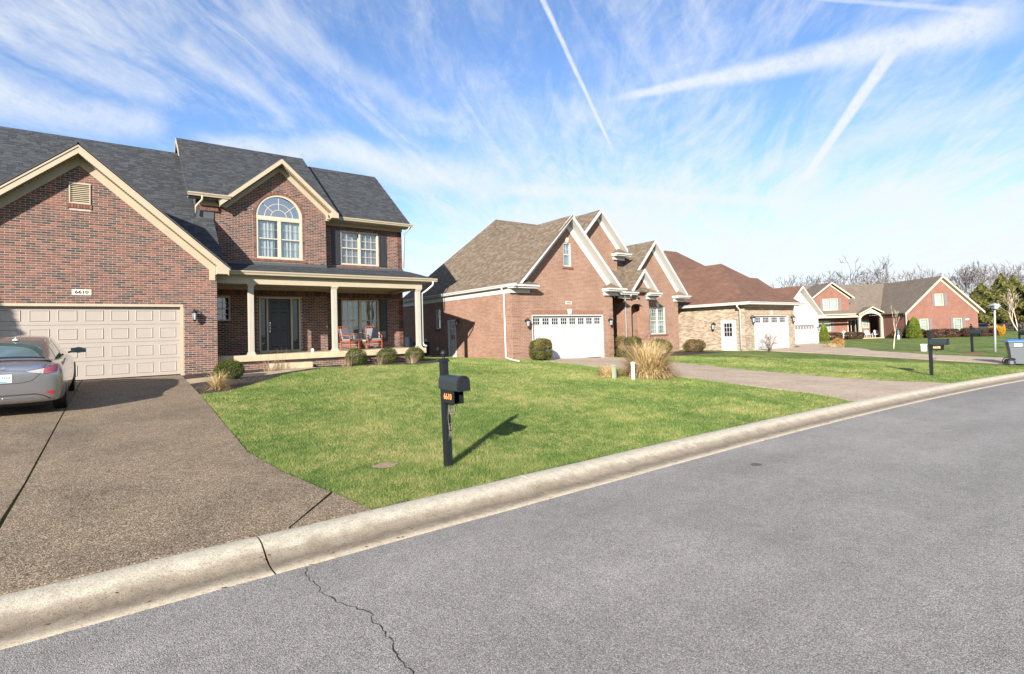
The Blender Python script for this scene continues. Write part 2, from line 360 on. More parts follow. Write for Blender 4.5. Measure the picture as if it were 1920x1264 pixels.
def paint():
    m, t, b = newmat('silver_car_paint')
    b.inputs['Base Color'].default_value = (.34, .345, .375, 1); b.inputs['Metallic'].default_value = .85
    b.inputs['Roughness'].default_value = .27; b.inputs['Coat Weight'].default_value = .9; b.inputs['Coat Roughness'].default_value = .04
    return m
M_paint = paint()
M_redlens = plain('red_lens', (.35, .01, .02), .15, .03, coat=1.); M_rosylens = plain('rose_lens', (.24, .05, .075), .12, .03, coat=1.)
M_clearlens = plain('clear_lens', (.34, .32, .32), .12, .05, coat=1.)
M_plate = plain('plate_white', (.62, .66, .70), .4, .04); M_platebl = plain('plate_blue', (.05, .25, .60), .4)
M_seat = plain('light_seat', (.38, .42, .40), .9)
M_darkcar = plain('dark_blue_paint', (.02, .03, .06), .3, coat=.5)
M_snow = plain('white_ceramic', (.75, .75, .75), .3); M_blueglaze = plain('blue_glaze', (.05, .15, .35), .3)
M_adir = plain('white_adirondack', (.6, .57, .52), .6)
M_lampglass = plain('frosted_glass', (.30, .34, .36), .3, .05)
# ------------------------------------------------------------------ mesh helpers
ORG = {}
def tag(o, label=None, cat=None, group=None, kind=None):
    if label: o['label'] = label
    if cat: o['category'] = cat
    if group: o['group'] = group
    if kind: o['kind'] = kind
    return o
def empty(name, loc, label, cat, group=None, rz=0.):
    o = bpy.data.objects.new(name, None); C.objects.link(o); o.location = loc; o.rotation_euler = (0, 0, rz)
    o.empty_display_size = .3
    ORG[o.name] = (0, 0, 0) if rz else tuple(loc)
    return tag(o, label, cat, group)
class MB:
    def __init__(s): s.v = []; s.f = []; s.m = []; s.sm = []; s.r = []
    def add(s, vs, fs, mi=0, smooth=False, r=0.):
        o = len(s.v); s.v.extend([tuple(map(float, q)) for q in vs])
        for f in fs: s.f.append(tuple(i+o for i in f)); s.m.append(mi); s.sm.append(smooth); s.r.append(r)
    def box(s, x0, x1, y0, y1, z0, z1, mi=0, r=0.):
        x0, x1 = sorted((x0, x1)); y0, y1 = sorted((y0, y1)); z0, z1 = sorted((z0, z1))
        s.add([(x0, y0, z0), (x1, y0, z0), (x1, y1, z0), (x0, y1, z0), (x0, y0, z1), (x1, y0, z1), (x1, y1, z1), (x0, y1, z1)],
              [(0, 3, 2, 1), (4, 5, 6, 7), (0, 1, 5, 4), (1, 2, 6, 5), (2, 3, 7, 6), (3, 0, 4, 7)], mi, False, r)
    def ext(s, poly, vec, mi=0):
        p = [Vector(q) for q in poly]; n = len(p); vec = Vector(vec)
        nn = Vector((0, 0, 0))
        for i in range(n): nn += p[i].cross(p[(i+1) % n])
        if nn.dot(vec) > 0: p.reverse()
        s.add([*p, *[q+vec for q in p]], [tuple(range(n)), tuple(reversed(range(n, 2*n)))] + [((i+1) % n, i, i+n, (i+1) % n+n) for i in range(n)], mi)
    def cyl(s, p0, p1, r0, r1=None, n=12, cap=True, mi=0, smooth=True):
        r1 = r0 if r1 is None else r1
        p0, p1 = Vector(p0), Vector(p1); d = (p1-p0).normalized(); a = d.orthogonal().normalized(); b = d.cross(a)
        vs = []
        for p, r in ((p0, r0), (p1, r1)):
            for i in range(n):
                t = 2*math.pi*i/n; vs.append(p+(a*math.cos(t)+b*math.sin(t))*r)
        s.add(vs, [(i, (i+1) % n, (i+1) % n+n, i+n) for i in range(n)], mi, smooth)
        if cap: s.add(vs, [tuple(reversed(range(n))), tuple(range(n, 2*n))], mi)
    def tube(s, pts, r, n=6, mi=0):
        pts = [Vector(p) for p in pts]; vs = []; m = len(pts)
        rr = r if isinstance(r, (list, tuple)) else [r]*m
        a = None
        for i, p in enumerate(pts):
            d = (pts[min(i+1, m-1)]-pts[max(i-1, 0)]).normalized()
            a = d.orthogonal().normalized() if a is None else (a-d*a.dot(d)).normalized()
            b = d.cross(a)
            for k in range(n):
                t = 2*math.pi*k/n; vs.append(p+(a*math.cos(t)+b*math.sin(t))*rr[i])
        fs = [(i*n+k, i*n+(k+1) % n, (i+1)*n+(k+1) % n, (i+1)*n+k) for i in range(m-1) for k in range(n)]
        s.add(vs, fs+[tuple(reversed(range(n))), tuple(range((m-1)*n, m*n))], mi, True)
    def lathe(s, c, prof, n=16, mi=0):
        vs = []
        for r, z in prof:
            for k in range(n):
                t = 2*math.pi*k/n; vs.append((c[0]+r*math.cos(t), c[1]+r*math.sin(t), c[2]+z))
        m = len(prof)
        s.add(vs, [(i*n+k, i*n+(k+1) % n, (i+1)*n+(k+1) % n, (i+1)*n+k) for i in range(m-1) for k in range(n)], mi, True)
    def build(s, name, mats, parent=None, uv=True, rnd=False, bevel=0., kind=None, label=None, cat=None, group=None, recenter=True):
        if not s.v: return None
        V = np.array(s.v, float)
        org = np.array(ORG.get(parent.name, (0, 0, 0))) if parent else np.zeros(3)
        c = (V.min(0)+V.max(0))/2
        if not recenter: c = org.copy()
        if parent is None: c[2] = V[:, 2].min()
        me = bpy.data.meshes.new(name); me.from_pydata((V-c).tolist(), [], s.f)
        for m in (mats if isinstance(mats, (list, tuple)) else [mats]): me.materials.append(m)
        me.polygons.foreach_set('material_index', s.m); me.polygons.foreach_set('use_smooth', s.sm)
        if uv:
            ul = me.uv_layers.new(name='UVMap'); dat = np.zeros(len(me.loops)*2)
            for pl in me.polygons:
                n = pl.normal; h_ = Vector((0, 0, 1)).cross(n)
                u = Vector((1, 0, 0)) if h_.length < 1e-3 else h_.normalized()
                v = n.cross(u)
                for li in pl.loop_indices:
                    p = Vector(V[me.loops[li].vertex_index]); dat[2*li] = p.dot(u); dat[2*li+1] = p.dot(v)
            ul.data.foreach_set('uv', dat)
        if rnd:
            at = me.attributes.new('rnd', 'FLOAT', 'FACE'); at.data.foreach_set('value', s.r)
        me.update()
        o = bpy.data.objects.new(name, me); C.objects.link(o)
        if parent: o.parent = parent
        o.location = tuple(c-org)
        ORG[o.name] = tuple(c)
        if bevel:
            b = o.modifiers.new('bevel', 'BEVEL'); b.width = bevel; b.segments = 2; b.limit_method = 'ANGLE'
        return tag(o, label, cat, group, kind)
def fastmesh(name, V, Fc, mat, parent=None, rnd=None, kind=None, label=None, cat=None, group=None, smooth=False):
    """numpy triangles/quads: V (n,3), Fc (m,k)"""
    org = np.array(ORG.get(parent.name, (0, 0, 0))) if parent else None
    c = np.array([(V[:, 0].min()+V[:, 0].max())/2, (V[:, 1].min()+V[:, 1].max())/2, V[:, 2].min()])
    me = bpy.data.meshes.new(name); k = Fc.shape[1]
    me.vertices.add(len(V)); me.vertices.foreach_set('co', (V-c).astype(np.float32).ravel())
    me.loops.add(Fc.size); me.loops.foreach_set('vertex_index', Fc.astype(np.int32).ravel())
    me.polygons.add(len(Fc)); me.polygons.foreach_set('loop_start', np.arange(0, Fc.size, k, dtype=np.int32))
    me.polygons.foreach_set('loop_total', np.full(len(Fc), k, dtype=np.int32))
    me.update(calc_edges=True)
    me.materials.append(mat)
    if smooth: me.polygons.foreach_set('use_smooth', [True]*len(Fc))
    if rnd is not None:
        at = me.attributes.new('rnd', 'FLOAT', 'FACE'); at.data.foreach_set('value', rnd.astype(np.float32))
    o = bpy.data.objects.new(name, me); C.objects.link(o)
    if parent: o.parent = parent; o.location = tuple(c-org)
    else: o.location = tuple(c)
    ORG[o.name] = tuple(c)
    return tag(o, label, cat, group, kind)
def copytree(o, parent=None):
    c = o.copy(); C.objects.link(c); c.parent = parent
    for ch in list(o.children): copytree(ch, c)
    return c
def text(body, size, ext, mat, parent, M, name='numerals', bold=0., shear=0., sx=1.):
    cu = bpy.data.curves.new(name, 'FONT'); cu.body = body; cu.size = size; cu.extrude = ext; cu.offset = bold; cu.shear = shear
    cu.align_x = 'CENTER'; cu.align_y = 'CENTER'
    to = bpy.data.objects.new(name, cu); C.objects.link(to)
    dg = bpy.context.evaluated_depsgraph_get(); me = bpy.data.meshes.new_from_object(to.evaluated_get(dg)); bpy.data.objects.remove(to)
    me.materials.clear(); me.materials.append(mat)
    o = bpy.data.objects.new(name, me); C.objects.link(o); o.parent = parent
    org = Vector(ORG.get(parent.name, (0, 0, 0))) if parent else Vector((0, 0, 0))
    o.matrix_local = Matrix.Translation(Vector(M[0])-org) @ M[1].to_4x4() @ Matrix.Diagonal((sx, 1, 1, 1))
    return o
FACE_S = Matrix(((1, 0, 0), (0, 0, -1), (0, 1, 0)))          # text facing -Y
FACE_W = Matrix(((0, 0, -1), (-1, 0, 0), (0, 1, 0)))         # text facing -X
class Fr:
    """wall frame: u along the wall, d out of it, z up"""
    def __init__(s, k, p): s.k = k; s.p = p
    def P(s, u, d, z):
        return {'S': (u, s.p-d, z), 'N': (u, s.p+d, z), 'W': (s.p-d, u, z), 'E': (s.p+d, u, z)}[s.k]
    def box(s, mb, u0, u1, d0, d1, z0, z1, mi=0, r=0.):
        a = s.P(u0, d0, z0); b = s.P(u1, d1, z1); mb.box(a[0], b[0], a[1], b[1], a[2], b[2], mi, r)
    def ext(s, mb, poly, d0, d1, mi=0):
        a = [s.P(u, d0, z) for u, z in poly]; vec = Vector(s.P(0, d1, 0))-Vector(s.P(0, d0, 0)); mb.ext(a, vec, mi)
def interp(pts, u):
    for (a, za), (b, zb) in zip(pts[:-1], pts[1:]):
        if a-1e-6 <= u <= b+1e-6: return za+(zb-za)*(u-a)/max(b-a, 1e-9)
    return pts[0][1] if u < pts[0][0] else pts[-1][1]
def wall(mb, fr, u0, u1, z0, top, holes=(), th=.22, mi=0):
    top = [(u0, top), (u1, top)] if isinstance(top, (int, float)) else top
    xs = {u0, u1}; xs.update(p[0] for p in top)
    for h_ in holes:
        if len(h_) > 4:
            r = (h_[1]-h_[0])/2; c = (h_[0]+h_[1])/2
            xs.update(c-r*math.cos(math.pi*i/16) for i in range(17))
        else: xs.update(h_[:2])
    xs = sorted(x for x in xs if u0-1e-6 <= x <= u1+1e-6)
    def htop(h_, u):
        if len(h_) > 4:
            r = (h_[1]-h_[0])/2; c = (h_[0]+h_[1])/2; return h_[3]+math.sqrt(max(0, r*r-(u-c)**2))*h_[4]
        return h_[3]
    for a, b in zip(xs[:-1], xs[1:]):
        if b-a < 1e-4: continue
        m = (a+b)/2; segs = [((z0, z0), (interp(top, a), interp(top, b)))]
        for h_ in holes:
            if h_[0] < m < h_[1]:
                ns = []
                for (l0, l1), (t0, t1) in segs:
                    if min(t0, t1) <= h_[2]: ns.append(((l0, l1), (t0, t1))); continue
                    if h_[2] > l0+1e-4: ns.append(((l0, l1), (h_[2], h_[2])))
                    ta, tb = htop(h_, a), htop(h_, b)
                    if t0 > ta or t1 > tb: ns.append(((max(ta, l0), max(tb, l1)), (t0, t1)))
                segs = ns
        for (l0, l1), (t0, t1) in segs: fr.ext(mb, [(a, l0), (b, l1), (b, t1), (a, t0)], -th, 0, mi)
def solid(u, z, top, holes):
    if z > interp(top, u): return False
    for h_ in holes:
        if h_[0] < u < h_[1] and z > h_[2]:
            if len(h_) > 4:
                r = (h_[1]-h_[0])/2; c = (h_[0]+h_[1])/2
                if z < h_[3]+math.sqrt(max(0, r*r-(u-c)**2))*h_[4]: return False
            elif z < h_[3]: return False
    return True
BR = []        # candidate single bricks: (dist, fr, u, z)
def bricks(mb, fr, u0, u1, z0, top, holes=(), proud=.007, cand=None, soldier=()):
    top = [(u0, top), (u1, top)] if isinstance(top, (int, float)) else top
    zmax = max(p[1] for p in top); ph = .0677; L_ = .197; pl = .213
    row = 0; z = z0
    while z < zmax:
        zm = z+ph/2; off = (row % 2)*pl/2
        skip = any(a <= zm <= b for a, b in soldier)
        if not skip:
            step = .02; us = np.arange(u0, u1+step, step); us[-1] = u1
            ok = [solid(u, zm+.02, top, holes) and solid(u, zm-.02, top, holes) for u in us]
            spans = []; st = None
            for u, k in zip(us, ok):
                if k and st is None: st = u
                if not k and st is not None: spans.append((st, u-step)); st = None
            if st is not None: spans.append((st, u1))
            for a, b in spans:
                k0 = math.floor((a-u0-off)/pl)
                while True:
                    ba = u0+off+k0*pl; bb = ba+L_; k0 += 1
                    if ba >= b: break
                    ca, cb = max(ba, a), min(bb, b)
                    if cb-ca < .03: continue
                    full = cb-ca > L_-1e-3
                    if full and cand is not None:
                        p = fr.P((ca+cb)/2, 0, zm); cand.append((float(np.linalg.norm(np.array(p)-CAM)), fr, (ca+cb)/2, z+.029, proud))
                    else: fr.box(mb, ca, cb, -.004, proud+random.uniform(-.0015, .0015), z+.001, z+.0545, 0, random.random())
        z += ph; row += 1
def soldiers(mb, fr, u0, u1, z0, z1, proud=.008, pitch=.0677):
    u = u0
    while u < u1-.02:
        fr.box(mb, u, min(u+.058, u1), -.004, proud, z0+.004, z1-.004, 0, random.random()*.75+.1); u += pitch
BRM = {}
def flush_bricks(cand, mb, house, mat, n=300):
    cand.sort(key=lambda q: q[0])
    for i, (_, fr, u, z, pr) in enumerate(cand):
        if i < n:
            key = fr.k
            if key not in BRM:
                b = MB()
                if fr.k in 'SN': b.box(-.0985, .0985, -.0055, .0055, -.027, .027)
                else: b.box(-.0055, .0055, -.0985, .0985, -.027, .027)
                me = bpy.data.meshes.new('brick'); me.from_pydata(b.v, [], b.f); me.materials.append(mat); BRM[key] = me
            o = bpy.data.objects.new('brick', BRM[key]); C.objects.link(o); o.parent = house
            o.location = Vector(fr.P(u, pr-.0055+random.uniform(-.0015, .0015), z-.001))-Vector(ORG[house.name])
        else: fr.box(mb, u-.0985, u+.0985, -.004, pr+random.uniform(-.0015, .0015), z-.028, z+.0255, 0, random.random())
SHM = {}
def shingles(mb, poly, singles, expo=.145, tabs=(.11, .16, .21, .26)):
    """tabs laid in courses over a convex roof polygon given as 3D points"""
    P_ = [Vector(p) for p in poly]; n = (P_[1]-P_[0]).cross(P_[2]-P_[0]).normalized()
    if n.z < 0: n = -n
    u = Vector((0, 0, 1)).cross(n).normalized(); v = n.cross(u); o = P_[0]
    q = [((p-o).dot(u), (p-o).dot(v)) for p in P_]
    vmin, vmax = min(p[1] for p in q), max(p[1] for p in q)
    vv = vmin
    while vv < vmax-.03:
        vm = min(vv+expo/2, vmax-.01); xs = []
        for i in range(len(q)):
            (a, b), (c, d) = q[i], q[(i+1) % len(q)]
            if (b-vm)*(d-vm) < 0: xs.append(a+(c-a)*(vm-b)/(d-b))
        if len(xs) >= 2:
            a, b = min(xs), max(xs); x = a-random.uniform(0, .3)
            while x < b:
                wi = random.randrange(4); wd = tabs[wi]; th = random.choice((.006, .014))
                ca, cb = max(x, a), min(x+wd-.003, b)
                if cb-ca > .02:
                    top = min(vv+expo+.012, vmax)
                    full = ca == x and cb == x+wd-.003 and top < vmax
                    c0 = o+u*((ca+cb)/2)+v*vv
                    if full and n.dot(Vector(CAM)-c0) > .5:
                        singles.append(((c0-Vector(CAM)).length, c0, u.copy(), v.copy(), n.copy(), wi, th, expo))
                    else:
                        c = [o+u*ca+v*vv, o+u*cb+v*vv, o+u*cb+v*top, o+u*ca+v*top]
                        mb.add([c[0], c[1], c[0]+n*th, c[1]+n*th, c[2]+n*.002, c[3]+n*.002], [(2, 3, 4, 5), (0, 1, 3, 2), (0, 2, 5), (1, 4, 3)], 0, False, random.random())
                x += wd
        vv += expo
def flush_shingles(singles, mb, house, mat, n=300, tabs=(.11, .16, .21, .26)):
    singles.sort(key=lambda q: q[0]); org = Vector(ORG[house.name])
    for i, (_, c0, u, v, nn, wi, th, ex) in enumerate(singles):
        hw = (tabs[wi]-.003)/2
        if i < n:
            key = (wi, th, mat.name)
            if key not in SHM:
                me = bpy.data.meshes.new('shingle')
                me.from_pydata([(-hw, 0, 0), (hw, 0, 0), (-hw, 0, th), (hw, 0, th), (hw, ex+.012, .002), (-hw, ex+.012, .002)], [], [(2, 3, 4, 5), (0, 1, 3, 2), (0, 2, 5), (1, 4, 3)])
                me.materials.append(mat); SHM[key] = me
            o = bpy.data.objects.new('shingle', SHM[key]); C.objects.link(o); o.parent = house
            o.matrix_local = Matrix.Translation(c0-org) @ Matrix((u, v, nn)).transposed().to_4x4()
        else:
            c = [c0-u*hw, c0+u*hw, c0+u*hw+v*(ex+.012), c0-u*hw+v*(ex+.012)]
            mb.add([c[0], c[1], c[0]+nn*th, c[1]+nn*th, c[2]+nn*.002, c[3]+nn*.002], [(2, 3, 4, 5), (0, 1, 3, 2), (0, 2, 5), (1, 4, 3)], 0, False, random.random())
def slab(mb, poly, th=.06, mi=0):
    P_ = [Vector(p) for p in poly]; n = (P_[1]-P_[0]).cross(P_[2]-P_[0]).normalized()
    if n.z < 0: n = -n
    mb.ext(P_, -n*th, mi)
def chevron(mb, fr, xa, za, hl, hr, sl, t0, t1, d0, d1, mi=0):
    """two raking boards of a gable: vertical offsets t0..t1 below the roof line"""
    for s_, h_ in ((-1, hl), (1, hr)):
        if h_ <= 0: continue
        fr.ext(mb, [(xa, za-t0), (xa+s_*h_, za-sl*h_-t0), (xa+s_*h_, za-sl*h_-t1), (xa, za-t1)], d0, d1, mi)
# ------------------------------------------------------------------ terrain
def yc(X):
    X = np.asarray(X, float)
    a = np.where(X > 9, .0032*(np.minimum(X, 40)-9)**2, 0.)
    return 5.72-a-np.where(X > 40, .198*(X-40), 0.)
def zroad(X): return -np.minimum(.2, .005*np.maximum(0, np.asarray(X, float)-8))
def hgt(X, Y):
    X = np.asarray(X, float); Y = np.asarray(Y, float)
    s = np.interp(X, [-50, 10.5, 15, 20, 37, 48, 500], [.064, .064, .051, .04, .04, .008, .008])
    d = np.clip(Y-yc(X), 0, 200)
    dd = np.where(d < 13.2, d, 13.2+1.0*(1-np.exp(-(d-13.2)/1.0)))
    return zroad(X)+.1+s*dd
def H(x, y): return float(hgt(x, y))
def ss(*a): return list(np.unique(np.concatenate(a)))
gx = np.array(ss(np.arange(-600, -20, 60), np.arange(-20, 60, 1.0), np.arange(60, 200, 7), np.arange(200, 1900, 90)))
gt = np.array(ss(np.arange(-1500, -60, 90), np.arange(-60, -12, 6), [-11.5, -11.0, -10.35, -10.34, -.5, -.03, -.02], np.arange(0, 24, .75), np.arange(24, 80, 5), np.arange(80, 1800, 90)))
GX, GT = np.meshgrid(gx, gt, indexing='ij'); GY = yc(GX)+GT
GZ = hgt(GX, GY)
trench = (GT < -.025) & (GT > -10.345)
GZ = np.where(trench, zroad(GX)-.12, GZ); GZ = np.where(GT <= -10.345, zroad(GX)+.1, GZ)
nx_, nt_ = GX.shape
V = np.stack([GX, GY, GZ], -1).reshape(-1, 3)
I = np.arange(nx_*nt_).reshape(nx_, nt_)
Fc = np.stack([I[:-1, :-1], I[1:, :-1], I[1:, 1:], I[:-1, 1:]], -1).reshape(-1, 4)
ground = fastmesh('ground', V, Fc, M_lawn, kind='structure', label='sloping lawn ground rising from the kerb to the houses')
# road
rx = np.array(ss(np.arange(-600, -20, 60), np.arange(-20, 60, 1.), np.arange(60, 1900, 50))); rt = np.array([-9.6, -7, -5, -3, -2, -1, -.765])
RX, RT = np.meshgrid(rx, rt, indexing='ij'); RZ = zroad(RX)+.006
V = np.stack([RX, yc(RX)+RT, RZ], -1).reshape(-1, 3); I = np.arange(RX.size).reshape(RX.shape)
Fc = np.stack([I[:-1, :-1], I[1:, :-1], I[1:, 1:], I[:-1, 1:]], -1).reshape(-1, 4)
road = fastmesh('road', V, Fc, M_asphalt, kind='structure', label='grey asphalt street')
# crack in the asphalt (a slightly jagged sunken line, drawn 1.5 mm above the sheet) and the dark spot
def crack(pts, wdt, name, parent, z, jag=.02, n=6):
    mb = MB(); P_ = []
    for (a, b) in zip(pts[:-1], pts[1:]):
        for k in range(n):
            t = k/n; P_.append((a[0]+(b[0]-a[0])*t+random.uniform(-jag, jag), a[1]+(b[1]-a[1])*t+random.uniform(-jag, jag)))
    P_.append(pts[-1])
    vs = []
    for i, p in enumerate(P_):
        q = P_[min(i+1, len(P_)-1)]; r = P_[max(i-1, 0)]; d = Vector((q[0]-r[0], q[1]-r[1])).normalized(); nn = Vector((-d.y, d.x))
        ww = wdt*random.uniform(.35, 1.2)*(.3 if i in (0, len(P_)-1) else 1)
        for s_ in (-1, 1): vs.append((p[0]+nn.x*ww*s_/2, p[1]+nn.y*ww*s_/2, z(p[0], p[1]) if callable(z) else z))
    mb.add(vs, [(2*i, 2*i+1, 2*i+3, 2*i+2) for i in range(len(P_)-1)])
    return mb.build(name, M_crack, parent, uv=False)
CR = [(1.336, 4.93), (1.304, 4.692), (1.301, 4.392), (1.366, 4.087), (1.472, 3.828), (1.454, 3.57), (1.452, 3.406), (1.42, 3.134), (1.402, 2.9), (1.45, 2.4), (1.3, 1.8)]
crack(CR, .009, 'crack', road, .009)
mb = MB(); mb.add([(7.43+.09*math.cos(t)*random.uniform(.85, 1.1), 4.17+.075*math.sin(t)*random.uniform(.85, 1.1), .011) for t in np.linspace(0, 6.28, 19)[:-1]], [tuple(range(18))])
mb.build('patch', plain('tar_spot', (.07, .068, .07), .9), road, uv=False)
# kerb
PROF = [(0, -.1), (0, .112), (-.05, .124), (-.16, .126), (-.25, .112), (-.34, .078), (-.43, .036), (-.52, .012), (-.62, .004), (-.765, .010), (-.765, -.1)]
arc_v = [0, 0, .04, .14, .24, .34, .46, .58, .70, .95, 1.0]
kerb = bpy.data.objects.new('kerb', None); C.objects.link(kerb); tag(kerb, 'rolled concrete kerb with gutter pan along the street', kind='structure'); ORG['kerb'] = (0, 0, 0)
def kerbseg(xa, xb, side=1):
    n = max(2, int((xb-xa)/.4)); xs = np.linspace(xa, xb, n+1); vs = []; m = len(PROF)
    for x in xs:
        for i, (t, z) in enumerate(PROF):
            tt = t if side == 1 else -10.36-t
            wob = 0
            vs.append((x, float(yc(x))+tt+.006*math.sin(x*3.1), float(zroad(x))+z+wob*.6))
    fs = [(i*m+k, (i+1)*m+k, (i+1)*m+k+1, i*m+k+1) for i in range(n) for k in range(m-1)]
    if side == 1: fs = [tuple(reversed(f)) for f in fs]
    e0 = len(vs); vs += vs[:m]; vs += vs[n*m:n*m+m]
    me = bpy.data.meshes.new('kerb_segment'); me.from_pydata(vs, [], fs+[tuple(range(e0, e0+m)), tuple(reversed(range(e0+m, e0+2*m)))])
    me.materials.append(M_curb); me.polygons.foreach_set('use_smooth', [True]*(len(fs))+[False]*2)
    ul = me.uv_layers.new(name='UVMap')
    for l in me.loops:
        i, k = divmod(l.vertex_index, m)
        if i > n: i = 0 if i == n+1 else n
        ul.data[l.index].uv = (xs[i], arc_v[k])
    o = bpy.data.objects.new('kerb_segment', me); C.objects.link(o); o.parent = kerb
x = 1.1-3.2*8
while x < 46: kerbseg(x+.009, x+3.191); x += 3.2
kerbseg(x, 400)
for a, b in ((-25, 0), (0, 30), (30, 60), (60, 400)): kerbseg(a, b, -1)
# paving slabs that follow the ground
def paving(name, rows, mat, parent, th=.10, lift=.022):
    """rows: [(xl,yl,xr,yr)...] from the street up"""
    R_ = []
    for a, b in zip(rows[:-1], rows[1:]):
        n = max(1, int(math.hypot(b[0]-a[0], b[1]-a[1])/.8))
        for k in range(n): R_.append([a[i]+(b[i]-a[i])*k/n for i in range(4)])
    R_.append(list(rows[-1])); m = 5; vs = []
    for xl, yl, xr, yr in R_:
        for k in range(m):
            t = k/(m-1); x_, y_ = xl+(xr-xl)*t, yl+(yr-yl)*t; vs.append((x_, y_, H(x_, y_)+lift))
    n = len(R_); fs = [(i*m+k, i*m+k+1, (i+1)*m+k+1, (i+1)*m+k) for i in range(n-1) for k in range(m-1)]
    rim = [i*m for i in range(n)]+[(n-1)*m+k for k in range(1, m)]+[i*m+m-1 for i in range(n-2, -1, -1)]+[k for k in range(m-2, 0, -1)]
    o = len(vs); vs += [(vs[i][0], vs[i][1], vs[i][2]-th) for i in rim]; q = len(rim)
    fs += [(rim[i], rim[(i+1) % q], o+(i+1) % q, o+i) for i in range(q)]
    mb = MB(); mb.add(vs, fs); return mb.build(name, mat, parent, uv=False)
def structure(name, label):
    o = bpy.data.objects.new(name, None); C.objects.link(o); ORG[o.name] = (0, 0, 0); return tag(o, label, kind='structure')
dw = structure('driveway', 'brown exposed aggregate driveway in front of the dark brick house')
paving('slab', [(-.93, 5.725, 1.40, 5.725), (-.915, 6.5, 2.075, 6.51), (-.90, 7.66, 1.80, 7.66), (-.87, 9, 1.62, 9), (-.80, 14.9, 1.70, 14.9), (-.725, 19.90, 1.70, 19.90)], M_drive, dw)
paving('slab', [(-4.6, 5.725, -.955, 5.725), (-3.6, 7.5, -.94, 7.66), (-3.3, 9, -.895, 9), (-3.25, 14.9, -.822, 14.9), (-3.2, 19.90, -.747, 19.90)], M_drive, dw)
paving('slab', [(1.425, 5.725, 2.26, 5.725), (2.085, 6.46, 2.10, 6.47)], M_drive, dw)
dw2 = structure('driveway', 'pale concrete driveway of the salmon brick house')
def y2(x): return float(yc(x))+.005
DL = [(14.7, None), (15.19, 6.9), (15.28, 9.0), (15.6, 11.8), (15.7, 15), (15.75, 19.85)]
DR = [(20.9, None), (19.95, 6.9), (19.75, 9.0), (19.95, 11.8), (20.65, 15), (20.8, 19.85)]
rows = [(l[0], l[1] or y2(l[0]), r[0], r[1] or y2(r[0])) for l, r in zip(DL, DR)]
def cut(a, b, t): return tuple(a[i]+(b[i]-a[i])*t for i in range(4))
for i in range(len(rows)-1):
    a, b = rows[i], cut(rows[i], rows[i+1], .996); mid = lambda q: ((q[0]+q[2])/2, (q[1]+q[3])/2)
    paving('slab', [(a[0], a[1], mid(a)[0]-.008, mid(a)[1]), (b[0], b[1], mid(b)[0]-.008, mid(b)[1])], M_drive2, dw2)
    paving('slab', [(mid(a)[0]+.008, mid(a)[1], a[2], a[3]), (mid(b)[0]+.008, mid(b)[1], b[2], b[3])], M_drive2, dw2)
dw3 = structure('driveway', 'pale driveway of the tan brick house joining the next one')
rows3 = [(30.6, y2(30.6), 34.9, y2(34.9)), (31.4, 9.5, 35.0, 9.6), (31.9, 13.9, 36.3, 12.9), (31.7, 17.75, 37.2, 17.2)]
for a, b in zip(rows3[:-1], rows3[1:]): paving('slab', [a, cut(a, b, .997)], M_drive2, dw3)
paving('slab', [(36.35, 12.9, 37.3, 17.2), (40.6, 15.2, 38.6, 17.8), (50, 19.8, 46.5, 21.5), (60.2, 26.5, 55.5, 26.5)], M_drive2, dw3)
walk = structure('walkway', 'tan concrete walk curving from the driveway to the porch step')
paving('slab', [(1.705, 17.45, 1.705, 18.45), (2.3, 17.6, 2.49, 18.74)], M_walk, walk)
paving('slab', [(2.31, 17.61, 2.50, 18.75), (3.2, 17.95, 3.4, 18.95), (4.1, 18.35, 4.25, 19.35), (4.75, 18.8, 4.36, 19.74)], M_walk, walk)
paving('slab', [(4.77, 18.81, 4.40, 19.74), (5.9, 19.55, 5.75, 19.75)], M_walk, walk)
# mulch beds
def bed(poly, label, lift=.028, mat=None):
    mb = MB(); n = len(poly); cx, cy_ = sum(p[0] for p in poly)/n, sum(p[1] for p in poly)/n
    vs = []; R_ = 6
    for k in range(R_+1):
        for p in poly:
            x_, y_ = cx+(p[0]-cx)*k/R_, cy_+(p[1]-cy_)*k/R_
            hh = lift if k < R_ else .004
            vs.append((x_, y_, H(x_, y_)+hh+(random.uniform(-.015, .02) if 0 < k < R_ else 0)))
    mb.add(vs, [(k*n+i, k*n+(i+1) % n, (k+1)*n+(i+1) % n, (k+1)*n+i) for k in range(R_) for i in range(n)], 0, True)
    return mb.build('mulch_bed', mat or M_mulch, None, uv=False, kind='structure', label=label)
BEDS = [[(1.71, 15.35), (2.4, 15.55), (3.06, 16.37), (3.64, 17.15), (4.55, 18.3), (5.9, 19.35), (5.9, 19.56), (4.75, 18.78), (4.1, 18.32), (3.2, 17.92), (2.3, 17.58), (1.71, 17.43)],
        [(1.71, 18.48), (2.49, 18.76), (3.4, 18.97), (4.25, 19.37), (4.33, 19.8), (4.33, 20.28), (2.75, 20.28), (2.75, 19.76), (1.72, 19.76)],
        [(5.92, 19.75), (7.1, 19.15), (8.7, 18.9), (10.0, 18.75), (11.2, 19.3), (11.5, 20.6), (10.6, 21), (10.55, 20.28), (5.8, 20.28)],
        [(21.6, 19.4), (22.2, 18.4), (24.5, 18.0), (27, 17.8), (29.2, 17.9), (29.4, 20.4), (27, 21.1), (21.6, 20.9)]]
bed(BEDS[0], 'dark mulch strip between the front walk and the lawn'); bed(BEDS[1], 'dark mulch bed between the garage corner and the porch')
bed(BEDS[2], 'dark mulch bed under the round bushes before the porch'); bed(BEDS[3], 'mulch bed in front of the salmon brick house')
